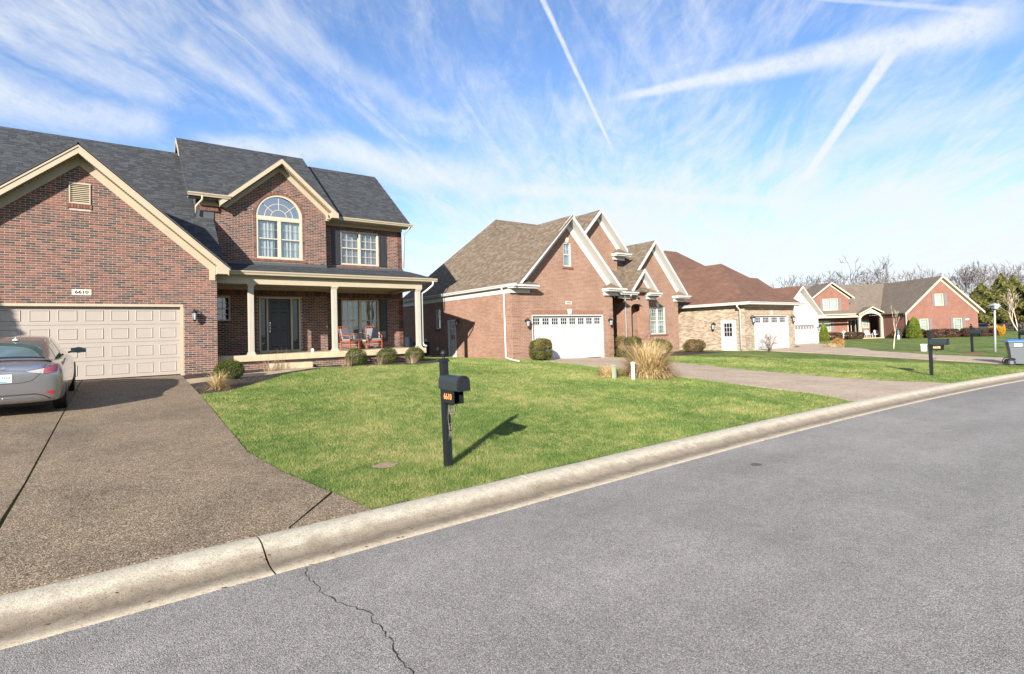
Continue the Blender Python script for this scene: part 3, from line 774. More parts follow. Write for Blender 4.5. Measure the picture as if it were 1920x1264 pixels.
mb = MB(); mb.add([(3.04+.20*math.cos(t)*random.uniform(.7, 1.2), 7.18+.13*math.sin(t)*random.uniform(.7, 1.2), H(3.04, 7.18)+.012+.064*.13*math.sin(t)) for t in np.linspace(0, 6.28, 23)[:-1]], [tuple(range(22))])
mb.build('patch', M_soil, ground, uv=False)
# ------------------------------------------------------------------ house building blocks
def window(par, fr, u0, u1, z0, z1, fm, cols=2, grid=(3, 2), fw=.07, rec=.07, name='window', cover=None, glass=None, mull=.09, topgrid=True, botgrid=True, single_top=False, casing=.0, mw=.009):
    """double-hung window: frame (part) > pane, muntin, curtain"""
    mb = MB(); W = u1-u0
    fr.box(mb, u0, u0+fw, -rec-.05, -rec+.05, z0, z1); fr.box(mb, u1-fw, u1, -rec-.05, -rec+.05, z0, z1)
    fr.box(mb, u0+fw, u1-fw, -rec-.05, -rec+.05, z1-fw, z1); fr.box(mb, u0+fw, u1-fw, -rec-.05, -rec+.052, z0, z0+fw)
    iw = (W-2*fw-mull*(cols-1))/cols; zm = (z0+z1)/2; bays = []
    for c in range(cols):
        a = u0+fw+c*(iw+mull); bays.append((a, a+iw))
        if c: fr.box(mb, a-mull, a, -rec-.05, -rec+.048, z0+fw, z1-fw)
        fr.box(mb, a, a+iw, -rec-.045, -rec+.02, zm-.022, zm+.022)
    w_ = mb.build(name, fm, par)
    for a, b in bays:
        for (p, q, g, dd) in ((z0+fw, zm-.022, botgrid, -.012), (zm+.022, z1-fw, topgrid, 0.)):
            mb = MB(); fr.box(mb, a, b, -rec-.02+dd, -rec-.016+dd, p, q); mb.build('pane', glass or M_glass, w_)
            if g:
                mb = MB()
                for i in range(1, grid[0]): x_ = a+(b-a)*i/grid[0]; fr.box(mb, x_-mw, x_+mw, -rec-.014+dd, -rec-.004+dd, p, q)
                for j in range(1, grid[1]): z_ = p+(q-p)*j/grid[1]; fr.box(mb, a, b, -rec-.0145+dd, -rec-.0035+dd, z_-mw, z_+mw)
                mb.build('muntin', fm, w_)
    if cover == 'curtain': curtain(w_, fr, u0+fw, u1-fw, z0+.02, z1-.02, -rec-.14, M_curtain)
    elif cover is not None:
        mb = MB(); z_ = z1-fw
        while z_ > z0+.03:
            fr.ext(mb, [(u0+.03, z_), (u1-.03, z_), (u1-.03, z_-.043), (u0+.03, z_-.043)], -rec-.12, -rec-.113); z_ -= .05
        mb.build('blind', cover, w_)
    mb = MB(); fr.box(mb, u0-.2, u1+.2, -rec-.62, -rec-.60, z0-.2, z1+.2); mb.build('unlit_room_sheet', M_dark, w_)  # near-black sheet: the unlit room's darkness put into its colour
    return w_
def curtain(par, fr, u0, u1, z0, z1, d, mat, amp=.03, gaps=()):
    mb = MB(); n = int((u1-u0)/.018); vs = []
    for i in range(n+1):
        u = u0+(u1-u0)*i/n
        for j, z in enumerate(np.linspace(z0, z1, 7)):
            t = 1-j/6
            dd = d+amp*(math.sin(u*43+1.5*math.sin(u*9))+.5*math.sin(u*97))*(.5+.5*t)
            vs.append(fr.P(u+.012*math.sin(z*5+u*20)*t, dd, z))
    mb.add(vs, [(i*7+j, (i+1)*7+j, (i+1)*7+j+1, i*7+j+1) for i in range(n) for j in range(6)], 0, True)
    return mb.build('curtain', mat, par)
def shutter(par, fr, u0, u1, z0, z1, mat):
    mb = MB(); b = .045
    fr.box(mb, u0, u1, .012, .03, z0, z1)
    for a, c in ((u0, u0+b), (u1-b, u1)): fr.box(mb, a, c, .028, .045, z0, z1)
    zm = z0+(z1-z0)*.52
    for a, c in ((z0, z0+b*1.4), (zm-.035, zm+.035), (z1-b*1.2, z1)): fr.box(mb, u0+b, u1-b, .028, .0449, a, c)
    for a, c in ((z0+b*1.4+.03, zm-.065), (zm+.065, z1-b*1.2-.03)): fr.box(mb, u0+b+.03, u1-b-.03, .028, .038, a, c)
    return mb.build('shutter', mat, par)
def garage(par, fr, u0, u1, z0, z1, cols, mat, rec=.13, lites=0, trimmat=None, rail=True):
    """sectional door: frame part > panels (each its own), lites"""
    mb = MB(); fr.box(mb, u0, u1, -rec-.05, -rec, z0, z1); g = mb.build('garage_door', mat, par)
    pr = (z1-z0)/4; pw = (u1-u0-.06)/cols
    for r in range(4):
        za, zb = z0+r*pr, z0+(r+1)*pr
        mb = MB(); fr.box(mb, u0+.004, u1-.004, -rec, -rec+.012, za+.004, zb-.004); mb.build('door_section', mat, g)
        if r == 3 and lites:
            lw = (u1-u0)/lites
            for c in range(lites):
                a = u0+c*lw+lw*.17; b = a+lw*.66; p, q = za+.13, zb-.11
                fm = MB(); fr.box(fm, a-.03, b+.03, -rec+.012, -rec+.026, p-.03, p); fr.box(fm, a-.03, b+.03, -rec+.012, -rec+.026, q, q+.03)
                fr.box(fm, a-.03, a, -rec+.012, -rec+.0255, p, q); fr.box(fm, b, b+.03, -rec+.012, -rec+.0255, p, q)
                n = 3 if lites == 8 else 4
                for k in range(1, n): x_ = a+(b-a)*k/n; fr.box(fm, x_-.012, x_+.012, -rec+.014, -rec+.024, p, q)
                fr.box(fm, a, b, -rec+.014, -rec+.0235, (p+q)/2-.012, (p+q)/2+.012)
                fm.build('lite_frame', mat, g)
                gl = MB(); fr.box(gl, a, b, -rec+.012, -rec+.015, p, q); gl.build('pane', M_glassdark, g)
            continue
        for c in range(cols):
            a = u0+.03+c*pw+pw*.14; b = a+pw*.72; p, q = za+pr*.2, zb-pr*.2
            fm = MB(); t = .028; D0, D1 = -rec+.012, -rec+.026
            # moulded rim: sloping faces round a raised field
            o = [(a, p), (b, p), (b, q), (a, q)]; i_ = [(a+t, p+t), (b-t, p+t), (b-t, q-t), (a+t, q-t)]; m_ = [(a+t/2, p+t/2), (b-t/2, p+t/2), (b-t/2, q-t/2), (a+t/2, q-t/2)]
            vs = [fr.P(x_, D0+.0005, z_) for x_, z_ in o]+[fr.P(x_, D0+.016, z_) for x_, z_ in m_]+[fr.P(x_, D0+.004, z_) for x_, z_ in i_]
            f = [(k, (k+1) % 4, 4+(k+1) % 4, 4+k) for k in range(4)]+[(4+k, 4+(k+1) % 4, 8+(k+1) % 4, 8+k) for k in range(4)]+[(8, 9, 10, 11)]
            fm.add(vs, f); fm.build('panel', mat, g)
    return g
def lantern(par, fr, u, z, s=1.0, mat=None):
    P = fr.P; mb = MB()
    c = Vector(P(u, .14*s, z)); w0 = Vector(P(u, 0, z+.12*s))
    mb.cyl(P(u, -.005, z+.10*s), P(u, .02*s, z+.10*s), .05*s, n=10)
    mb.tube([w0, Vector(P(u, .08*s, z+.2*s)), Vector(P(u, .14*s, z+.2*s)), c+Vector((0, 0, .15*s))], .009*s)
    mb.lathe(c, [(.001, .17*s), (.03*s, .15*s), (.085*s, .10*s), (.09*s, .09*s), (.07*s, .085*s)], 8)
    mb.lathe(c, [(.05*s, -.10*s), (.035*s, -.13*s), (.01*s, -.15*s), (.001, -.16*s)], 8)
    for k in range(4):
        a = math.pi/4+k*math.pi/2
        mb.tube([c+Vector((math.cos(a)*.072*s, math.sin(a)*.072*s, .09*s)), c+Vector((math.cos(a)*.048*s, math.sin(a)*.048*s, -.10*s))], .006*s, 4)
    l = mb.build('wall_lantern', mat or M_black, par, uv=False)
    g = MB(); g.lathe(c, [(.062*s, .085*s), (.042*s, -.10*s)], 8); g.build('glass', M_lampglass, l, uv=False)
    return l
def gutter(par, a, b, out, mat, name='gutter', h_=.12, dpt=.12):
    """K-profile trough from a to b (points at the top back edge); out = unit vector away from the wall"""
    a, b, o = Vector(a), Vector(b), Vector(out); mb = MB()
    pr = [(0, 0), (dpt, 0), (dpt, -.03), (dpt*.92, -.05), (dpt*.72, -.08), (dpt*.62, -h_), (0, -h_)]
    mb.ext([a+o*x_+Vector((0, 0, z_)) for x_, z_ in pr], b-a); return mb.build(name, mat, par)
def pipe(par, pts, mat, r=.038, name='downspout'):
    mb = MB(); mb.tube(pts, r, 8); return mb.build(name, mat, par, uv=False)
def roof(par, polys, mat, name='roof', th=.07):
    mb = MB()
    for p in polys: slab(mb, p, th)
    return mb.build(name, mat, par)
def door6(par, fr, u0, u1, z0, z1, mat, rec=.06, name='front_door'):
    mb = MB(); fr.box(mb, u0, u1, -rec-.05, -rec, z0, z1); d = mb.build(name, mat, par)
    W = u1-u0; Hh = z1-z0
    for ca in (.14, .56):
        for (p, q) in ((.06, .38), (.44, .74), (.80, .94)):
            a = u0+W*ca; b = a+W*.30; za, zb = z0+Hh*p, z0+Hh*q; t = .02; D0 = -rec
            o = [(a, za), (b, za), (b, zb), (a, zb)]; i_ = [(a+t, za+t), (b-t, za+t), (b-t, zb-t), (a+t, zb-t)]
            j_ = [(a+2*t, za+2*t), (b-2*t, za+2*t), (b-2*t, zb-2*t), (a+2*t, zb-2*t)]
            m = MB(); vs = [fr.P(x, D0+.0005, z) for x, z in o]+[fr.P(x, D0+.009, z) for x, z in i_]+[fr.P(x, D0+.003, z) for x, z in j_]
            m.add(vs, [(k, (k+1) % 4, 4+(k+1) % 4, 4+k) for k in range(4)]+[(4+k, 4+(k+1) % 4, 8+(k+1) % 4, 8+k) for k in range(4)]+[(8, 9, 10, 11)])
            m.build('panel', mat, d)
    return d
# ================================================================== HOUSE 1, dark red brick, charcoal roof
h1 = empty('brick_house', (4., 22., .95), 'dark red and charcoal brick house with charcoal roof, cream trim and columned porch', 'house')
cand = []; bm = MB(); S = Fr('S', 19.77)
GA, GS = 7.75, .88                                     # garage gable roof line at its trim
gtop = [(-4.27, 4.32), (-.77, 7.42), (2.73, 4.32)]
hg = [(-3.28, 1.78, .8, 3.23)]; vent = (-1.0, -.51, 6.12, 6.72)
mb = MB(); wall(mb, S, -4.27, 2.73, .6, gtop, hg+[vent]); mb.build('garage_wall', M_mortar, h1)
bricks(bm, S, -4.265, 2.725, .93, gtop, hg+[(vent[0]-.002, vent[1]+.002, vent[2]-.13, vent[3]+.0)], cand=cand)
# rowlock under the vent
for k in range(8): S.box(bm, vent[0]-.03+k*.0695, vent[0]-.03+k*.0695+.06, -.004, .03, vent[2]-.125, vent[2]-.01, 0, random.uniform(.5, .85))
E_ = Fr('E', 2.73); mb = MB(); wall(mb, E_, 19.995, 22.55, .6, 4.3); mb.build('side_wall', M_mortar, h1); mb = MB(); Fr('W', -4.27).box(mb, 19.99, 28, -.22, 0, .6, 4.3); mb.build('side_wall', M_mortar, h1)
bricks(bm, E_, 19.775, 22.6, .93, 4.2)
# tall centre bay
Bf = Fr('S', 22.6)
btop = [(2.57, 7.12), (3.45, 7.12), (3.46, 7.35), (5.4, 9.03), (7.21, 7.42)]
holes_b = [(4.53, 6.14, 1.5, 3.74), (2.86, 3.56, 2.8, 3.72), (4.49, 6.24, 5.245, 6.93, 1.03)]
mb = MB(); wall(mb, Bf, 2.57, 7.21, .6, btop, holes_b); mb.build('centre_wall', M_mortar, h1)
ring = (4.49-.10, 6.24+.10, 5.13, 6.93, 1.03)
bricks(bm, Bf, 2.575, 7.205, 1.52, btop, [holes_b[0], (2.86, 3.56, 2.69, 3.72), ring], soldier=((3.98, 4.6),))
cxa, r0 = 5.365, .875
for k in range(44):
    a = math.pi*(k+.5)/44; c, s = math.cos(a), math.sin(a); vs = []
    for rr, tt in ((r0+.012, -1), (r0+.012, 1), (r0+.118, 1), (r0+.118, -1)):
        da = tt*(.029)/(rr); vs.append((cxa+rr*math.cos(a+da), 6.93+rr*1.03*math.sin(a+da)))
    p = [Bf.P(x, .013, z) for x, z in vs]+[Bf.P(x, -.01, z) for x, z in vs]
    bm.add(p, [(0, 1, 2, 3), (0, 1, 5, 4), (1, 2, 6, 5), (2, 3, 7, 6), (3, 0, 4, 7)], 0, False, random.uniform(.35, .95))
for k in range(26):
    for uu in (4.39, 6.242): Bf.box(bm, uu, uu+.098, -.004, .009, 5.26+k*.0645, 5.315+k*.0645, 0, random.uniform(.2, .95))
for k in range(30): Bf.box(bm, 4.37+k*.0675, 4.37+k*.0675+.058, -.004, .035, 5.135, 5.235, 0, random.uniform(.45, .9))
for k in range(12): Bf.box(bm, 2.80+k*.0675, 2.80+k*.0675+.058, -.004, .03, 2.69, 2.79, 0, random.uniform(.1, .9))
soldiers(bm, Bf, 2.58, 3.42, 6.93, 7.10, .012); soldiers(bm, Bf, 2.76, 7.2, 3.80, 3.99, .012)
# right section, set back
Rf = Fr('S', 23.05)
holes_r = [(7.96, 9.70, 5.24, 6.72), (7.97, 9.66, 1.86, 3.70)]
mb = MB(); wall(mb, Rf, 7.22, 10.86, .6, 7.12, holes_r)
wall(mb, Fr('E', 7.21), 22.825, 23.05, .6, 7.3, th=.2); mb.build('right_wall', M_mortar, h1)
bricks(bm, Rf, 7.23, 10.855, 1.52, 7.0, [(7.96, 9.70, 5.13, 6.72), (7.97, 9.66, 1.76, 3.70)], soldier=((3.98, 4.6), (6.79, 7.2)))
bricks(bm, Fr('E', 7.21), 22.605, 23.05, 1.52, 7.2)
for z_ in (5.13, 1.755):
    for k in range(26): Rf.box(bm, 7.95+k*.0675, 7.95+k*.0675+.058, -.004, .033, z_, z_+.1, 0, random.uniform(.45, .9))
soldiers(bm, Rf, 7.24, 10.85, 6.79, 6.97, .012); soldiers(bm, Rf, 7.24, 10.85, 3.80, 3.99, .012)
# right end wall (gable), back walls
Ef = Fr('E', 10.86); etop = [(23.05, 7.1), (26.5, 10.0), (30.0, 7.1)]
mb = MB(); wall(mb, Ef, 23.05, 30.0, .6, etop); Fr('N', 30.0).box(mb, -4.27, 10.64, -.22, 0, .6, 7.1); mb.build('end_wall', M_mortar, h1)
bricks(bm, Ef, 23.055, 30, .93, etop)
# foundation course below the porch floor
Pf = Fr('S', 20.34); mb = MB(); wall(mb, Pf, 2.74, 10.42, .6, 1.30); wall(mb, Fr('E', 10.42), 20.34, 23.04, .6, 1.30); mb.build('porch_foundation', M_mortar, h1)
bricks(bm, Pf, 2.75, 10.42, .83, 1.29)
flush_bricks(cand, bm, h1, M_brick1o, 300)
bm.build('brick_courses', M_brick1, h1, uv=False, rnd=True, kind='stuff')
# trim of the garage gable
mb = MB(); chevron(mb, S, -.77, GA, 3.80, 3.80, GS, .04, .25, .37, .41); chevron(mb, S, -.77, GA+.0, 3.83, 3.83, GS, -.015, .07, .40, .43)
for s_ in (-1, 1):
    x_ = -.77+s_*3.80; S.ext(mb, [(x_, 4.39), (x_-s_*.34, 4.62), (x_-s_*.34, 4.20), (x_, 4.20)], .02, .412)
mb.build('rake_board', M_beige, h1)
mb = MB(); chevron(mb, S, -.77, GA, 3.76, 3.76, GS, .20, .235, .012, .37); mb.build('rake_soffit', plain('soffit_beige', (.40, .34, .24), .7, .05), h1)  # soffit beige, slightly lighter than the trim
mb = MB(); n = 62
for s_ in (-1, 1):
    for k in range(n):
        x_ = -.77+s_*(.1+k*3.55/n); z_ = GA-.235-GS*abs(x_+.77); S.box(mb, x_, x_+.026, .16, .30, z_-.025, z_+.0)
mb.build('vent_strip', plain('soffit_vent_brown', (.22, .16, .09), .8), h1, kind='stuff')
mb = MB(); chevron(mb, S, -.77, GA, 3.45, 3.45, GS, .235, .50, 0.008, .035)
for s_ in (-1, 1):
    x_ = -.77+s_*3.45; S.ext(mb, [(x_, GA-GS*3.45-.235), (x_-s_*.17, GA-GS*3.28-.235), (x_-s_*.17, 4.02), (x_, 4.02)], .007, .0355)
mb.build('frieze_board', M_beige, h1)
mb = MB()
for k in range(10):
    z_ = vent[2]+.03+k*.055; S.ext(mb, [(vent[0]+.03, z_), (vent[1]-.03, z_), (vent[1]-.03, z_+.012), (vent[0]+.03, z_+.012)], -.05, .02)
    p = [S.P(vent[0]+.03, .015, z_), S.P(vent[1]-.03, .015, z_), S.P(vent[1]-.03, -.03, z_+.05), S.P(vent[0]+.03, -.03, z_+.05)]; mb.add(p, [(0, 1, 2, 3)])
lv = mb.build('gable_vent', M_beige, h1)
mb = MB()
for a, b, c, d in ((vent[0], vent[1], vent[2], vent[2]+.03), (vent[0], vent[1], vent[3]-.03, vent[3]), (vent[0], vent[0]+.03, vent[2]+.03, vent[3]-.03), (vent[1]-.03, vent[1], vent[2]+.03, vent[3]-.03)): S.box(mb, a, b, -.06, .03, c, d)
S.box(mb, vent[0], vent[1], -.1, -.09, vent[2], vent[3], 1)
mb.build('frame', [M_beige, M_dark], lv)
# garage opening
garage(h1, S, -3.20, 1.70, 1.03, 3.15, 8, M_beige_door)
mb = MB(); S.box(mb, -3.28, 1.78, -.20, .012, 3.15, 3.23); S.box(mb, 1.70, 1.78, -.20, .006, .95, 3.15); S.box(mb, -3.28, -3.20, -.20, .006, .95, 3.15); S.box(mb, -3.28, 1.78, -.135, -.10, 3.12, 3.155)
mb.build('door_casing', M_beige, h1)
lantern(h1, S, 2.075, 2.85, 1.15)
mb = MB(); S.box(mb, -.945, -.505, 0, .02, 3.475, 3.64); pq = mb.build('number_plaque', M_plaque, h1)
text('6610', .125, .002, M_ink, pq, (S.P(-.725, .022, 3.557), FACE_S), bold=.004, sx=1.25)
# roofs of house 1
MS, MY, MZ = .90, 26.4, 10.08                           # main roof slope, ridge
def mz(y): return MZ-MS*(MY-y)
sing = []; sm = MB()
main_front = [(-11, 20.2, mz(20.2)), (3.02, 20.2, mz(20.2)), (3.02, 22.59, mz(22.59)), (3.02, MY, MZ), (-11, MY, MZ)]
Rm = [[(-11, 20.2, mz(20.2)), (3.02, 20.2, mz(20.2)), (3.02, 22.59, mz(22.59)), (-11, 22.59, mz(22.59))], [(-11, 22.6, mz(22.6)), (2.45, 22.6, mz(22.6)), (2.45, MY, MZ), (-11, MY, MZ)], [(-11, 32.6, mz(20.2)), (2.45, 32.6, mz(20.2)), (2.45, MY, MZ), (-11, MY, MZ)]]
roof(h1, Rm, M_roofbase, 'main_roof')
shingles(sm, Rm[0], sing); shingles(sm, Rm[1], sing)
def gslope(xa, za, hw, sl, y0, y1): return [[(xa-hw, y0, za-sl*hw), (xa, y0, za), (xa, y1, za), (xa-hw, y1, za-sl*hw)], [(xa+hw, y0, za-sl*hw), (xa, y0, za), (xa, y1, za), (xa+hw, y1, za-sl*hw)]]
Gg = gslope(-.77, GA+.05, 3.86, GS, 19.34, 24.5); roof(h1, Gg, M_roofbase, 'garage_roof', .05)
for p in Gg: shingles(sm, p, sing)
TS, TY, TZ = .81, 26.3, 10.70
def tz(y): return TZ-TS*(TY-y)
def ty(z_): return TY-(TZ-z_)/TS
Rt = [[(2.17, 22.15, tz(22.15)), (3.42, 22.15, tz(22.15)), (3.42, TY, TZ), (2.17, TY, TZ)], [(3.42, ty(7.49), 7.49), (5.4, ty(9.25), 9.25), (5.4, TY, TZ), (3.42, TY, TZ)],
      [(5.4, ty(9.25), 9.25), (7.55, ty(7.345), 7.345), (7.34, TY, TZ), (5.4, TY, TZ)], [(2.17, 30.5, tz(22.1)), (7.5, 30.5, tz(22.1)), (7.34, TY, TZ), (2.17, TY, TZ)]]
roof(h1, Rt, M_roofbase, 'tall_roof')
for p in Rt[:3]: shingles(sm, p, sing)
mb = MB(); mb.ext([(2.47, 22.58, tz(22.58)-.06), (2.47, TY, TZ-.06), (2.47, 29.9, tz(22.6)-.06), (2.47, 29.9, 5.5), (2.47, 22.58, 5.5)], (.095, 0, 0)); mb.build('cheek_wall', M_roofbase, h1)
mb = MB()
for sgn, yy in ((1, 22.2), (-1, 30.4)):
    y_ = TY-sgn*1.1; mb.ext([(2.155, TY, TZ), (2.155, y_, TZ-TS*1.1), (2.155, y_, TZ-TS*1.1-.2), (2.155, TY, TZ-.2)], (.03, 0, 0))
mb.build('tall_rake_board', M_beige, h1)
Rr = [[(7.3, 22.42, 7.13), (11.08, 22.42, 7.13), (11.06, 26.5, 10.43), (7.3, 26.5, 10.43)], [(7.3, 30.6, 7.13), (11.08, 30.6, 7.13), (11.06, 26.5, 10.43), (7.3, 26.5, 10.43)]]
roof(h1, Rr, M_roofbase, 'right_roof'); shingles(sm, Rr[0], sing)
Bg = gslope(5.4, 9.25, 2.26, .886, 22.17, 24.7); roof(h1, Bg, M_roofbase, 'bay_roof', .05)
for p in Bg: shingles(sm, p, sing)
Rp = [[(3.0, 20.1, 4.42), (11.02, 20.1, 4.42), (10.95, 23.1, 5.10), (2.6, 23.1, 5.10)]]
roof(h1, Rp, M_roofbase, 'porch_roof', .05); shingles(sm, [(3.0, 20.1, 4.42), (11.02, 20.1, 4.42), (10.97, 22.60, 4.987), (2.7, 22.60, 4.987)], sing)
flush_shingles(sing, sm, h1, M_sh1o, 300); sm.build('shingle_courses', M_sh1, h1, uv=False, rnd=True, kind='stuff')
mb = MB(); mb.box(2.5, 7.215, 22.57, 22.592, 4.95, 5.10); mb.box(7.225, 10.9, 23.02, 23.043, 5.02, 5.16); mb.box(2.5, 3.05, 22.56, 22.592, 6.55, 6.90); mb.build('flashing', plain('grey_flashing', (.06, .065, .07), .5), h1)
# trim of the bay gable and the upper eaves
T = Fr('S', 22.6)
mb = MB(); chevron(mb, T, 5.4, 9.23, 2.22, 2.22, .886, .04, .22, .40, .44)
for s_ in (1,): x_ = 5.4+s_*2.22; T.ext(mb, [(x_, 7.22), (x_-.28, 7.45), (x_-.28, 7.05), (x_, 7.05)], .02, .442)
mb.build('bay_rake_board', M_beige, h1)
mb = MB(); chevron(mb, T, 5.4, 9.23, 2.18, 2.18, .886, .19, .22, .01, .40); mb.build('bay_soffit', bpy.data.materials['soffit_beige'], h1)
mb = MB(); chevron(mb, T, 5.4, 9.23, 1.98, 1.98, .886, .22, .44, .008, .035); T.ext(mb, [(7.21, 7.3), (7.38, 7.3), (7.38, 6.98), (7.21, 6.98)], .007, .0355)
T.box(mb, 2.57, 3.42, .008, .034, 7.10, 7.36); mb.build('bay_frieze', M_beige, h1)
mb = MB()
for s_ in (-1, 1):
    for k in range(36): x_ = 5.4+s_*(.1+k*2.0/36); T.box(mb, x_, x_+.024, .18, .30, 9.23-.22-.886*abs(x_-5.4)-.025, 9.23-.22-.886*abs(x_-5.4))
mb.build('bay_vent_strip', bpy.data.materials['soffit_vent_brown'], h1, kind='stuff')
mb = MB(); mb.box(2.2, 3.5, 22.2, 22.59, 7.30, 7.34); mb.box(7.24, 11.05, 22.45, 23.04, 7.03, 7.06); Rf.box(mb, 7.24, 10.88, .008, .035, 6.90, 7.03); mb.build('eave_soffit', M_beige, h1)
gutter(h1, (2.17, 22.2, 7.45), (3.55, 22.2, 7.45), (0, -1, 0), M_beige); gutter(h1, (7.66, 22.46, 7.17), (11.12, 22.46, 7.17), (0, -1, 0), M_beige)
pipe(h1, [(2.62, 22.1, 7.34), (2.62, 22.1, 7.2), (2.45, 22.4, 7.0), (2.45, 22.42, 6.75)], M_beige)
pipe(h1, [(10.98, 22.42, 7.06), (10.98, 22.5, 6.98), (10.93, 22.9, 6.75), (10.91, 23.0, 5.2)], M_white)
mb = MB(); mb.ext([(11.04, 22.45, 7.10), (11.04, 26.5, 10.38), (11.04, 30.5, 7.10), (11.04, 30.5, 6.9), (11.04, 26.5, 10.18), (11.04, 22.45, 6.9)][:2]+[(11.04, 26.5, 10.18), (11.04, 22.45, 6.9)], (.025, 0, 0)); mb.build('end_rake_board', M_beige, h1)
# porch: beam, ceiling, columns, floor
mb = MB(); mb.box(2.74, 10.44, 20.26, 20.50, 3.99, 4.28); mb.box(10.20, 10.44, 20.50, 23.04, 3.99, 4.28); mb.build('porch_beam', M_beige, h1)
mb = MB(); mb.box(2.74, 10.20, 20.50, 23.04, 4.10, 4.14); mb.box(2.74, 10.95, 20.13, 20.26, 4.26, 4.30); mb.box(10.44, 10.95, 20.26, 23.04, 4.27, 4.30); mb.build('porch_ceiling', M_beige, h1)
gutter(h1, (2.76, 20.12, 4.42), (11.05, 20.12, 4.42), (0, -1, 0), M_beige, h_=.13)
mb = MB(); mb.box(2.76, 11.0, 20.1, 20.125, 4.28, 4.41); mb.build('porch_fascia', M_beige, h1)
for x_ in (3.85, 6.76, 10.28):
    mb = MB(); y_ = 20.38; q = .085
    mb.box(x_-q, x_+q, y_-q, y_+q, 1.62, 3.90); mb.box(x_-.13, x_+.13, y_-.13, y_+.13, 1.522, 1.56); mb.box(x_-.105, x_+.105, y_-.105, y_+.105, 1.56, 1.62)
    mb.box(x_-.105, x_+.105, y_-.105, y_+.105, 3.90, 3.95); mb.box(x_-.13, x_+.13, y_-.13, y_+.13, 3.95, 3.99)
    for k in (-.045, 0, .045):
        mb.box(x_+k-.006, x_+k+.006, y_-q-.006, y_-q, 1.66, 3.86); mb.box(x_-q-.006, x_-q, y_+k-.006, y_+k+.006, 1.66, 3.86)
    mb.build('column', M_column, h1)
mb = MB(); mb.box(2.735, 10.54, 20.18, 23.04, 1.30, 1.52); mb.build('porch_floor', M_slab, h1, bevel=.02)
mb = MB(); mb.box(4.36, 5.76, 19.74, 20.175, .85, 1.20); mb.build('step', M_slab, h1, bevel=.03)
pipe(h1, [(10.86, 20.05, 4.30), (10.86, 20.1, 4.15), (10.66, 20.3, 3.93), (10.50, 20.42, 3.80), (10.49, 20.42, 1.75), (10.52, 20.38, 1.62), (10.62, 20.3, 1.58)], M_white, .042)
# front door with sidelights
mb = MB(); Z0, Z1 = 1.62, 3.66
for a, b in ((4.555, 4.62), (4.83, 4.89), (5.735, 5.80), (6.05, 6.115)): Bf.box(mb, a, b, -.10, .03, Z0, Z1)
Bf.box(mb, 4.555, 6.115, -.10, .032, Z1, 3.73); mb.build('door_frame', M_cream, h1)
mb = MB(); Bf.box(mb, 4.56, 6.11, -.12, .06, 1.52, 1.62); mb.build('door_sill', M_slab, h1)
fd = door6(h1, Bf, 4.89, 5.735, Z0, Z1, M_navy)
mb = MB(); mb.cyl(Bf.P(4.965, -.06, 2.70), Bf.P(4.965, -.03, 2.70), .028); mb.tube([Bf.P(4.965, -.055, 2.60), Bf.P(4.965, .01, 2.57), Bf.P(4.965, .012, 2.42), Bf.P(4.965, -.055, 2.38)], .011)
Bf.box(mb, 4.945, 4.985, -.06, -.05, 2.34, 2.63); mb.build('handle', M_chrome, fd, uv=False)
for a, b in ((4.62, 4.83), (5.80, 6.05)):
    mb = MB(); Bf.box(mb, a+.03, b-.03, -.08, -.075, Z0+.25, Z1-.03); pn = mb.build('sidelight', M_glassdark, h1)
    m2 = MB(); Bf.box(m2, a, a+.03, -.1, -.05, Z0, Z1); Bf.box(m2, b-.03, b, -.1, -.05, Z0, Z1); Bf.box(m2, a+.03, b-.03, -.1, -.05, Z0, Z0+.25); Bf.box(m2, a+.03, b-.03, -.1, -.05, Z1-.03, Z1); Bf.box(m2, a, b, -.4, -.39, Z0, Z1); m2.build('frame', M_navy, pn)
# windows
wa = window(h1, Bf, 4.49, 6.24, 5.245, 6.86, M_cream, grid=(2, 2), fw=.085, mull=.12, mw=.005)
curtain(wa, Bf, 4.56, 5.22, 5.27, 6.80, -.17, M_curtain); curtain(wa, Bf, 5.34, 6.17, 5.27, 6.80, -.17, M_curtain)
mb = MB(); Bf.box(mb, 4.49, 6.24, -.12, -.015, 6.80, 6.945)
def arcband(mb, ra, rb, d0, d1, n=32, zc_=6.93, k=1.03):
    for i in range(n):
        a, b = math.pi*i/n, math.pi*(i+1)/n
        Bf.ext(mb, [(cxa+ra*math.cos(a), zc_+ra*k*math.sin(a)), (cxa+rb*math.cos(a), zc_+rb*k*math.sin(a)), (cxa+rb*math.cos(b), zc_+rb*k*math.sin(b)), (cxa+ra*math.cos(b), zc_+ra*k*math.sin(b))], d0, d1)
arcband(mb, .80, .875, -.12, -.02); arc_w = mb.build('arched_window', M_cream, h1)
mb = MB(); Bf.ext(mb, [(cxa+.80*math.cos(math.pi*i/24), 6.945+.80*1.03*math.sin(math.pi*i/24)) for i in range(25)], -.094, -.09); mb.build('pane', glassmat('arch_glass', (.2, .3, .35), .42, .9), arc_w)
mb = MB()
for ra in (.30, .535): arcband(mb, ra-.011, ra+.011, -.088, -.076, 24)
for a in (40, 90, 140):
    a = math.radians(a); c, s = math.cos(a), math.sin(a); px, pz = -s*.011, c*.011
    Bf.ext(mb, [(cxa+.30*c+px, 6.93+.31*s+pz), (cxa+.80*c+px, 6.93+.824*s+pz), (cxa+.80*c-px, 6.93+.824*s-pz), (cxa+.30*c-px, 6.93+.31*s-pz)], -.0885, -.0755)
mb.build('muntin', M_cream, arc_w)
mb = MB(); Bf.box(mb, 4.3, 6.4, -.6, -.58, 6.9, 7.9); mb.build('unlit_room_sheet', M_dark, arc_w)  # dark sheet painted in for the unlit room behind the arch
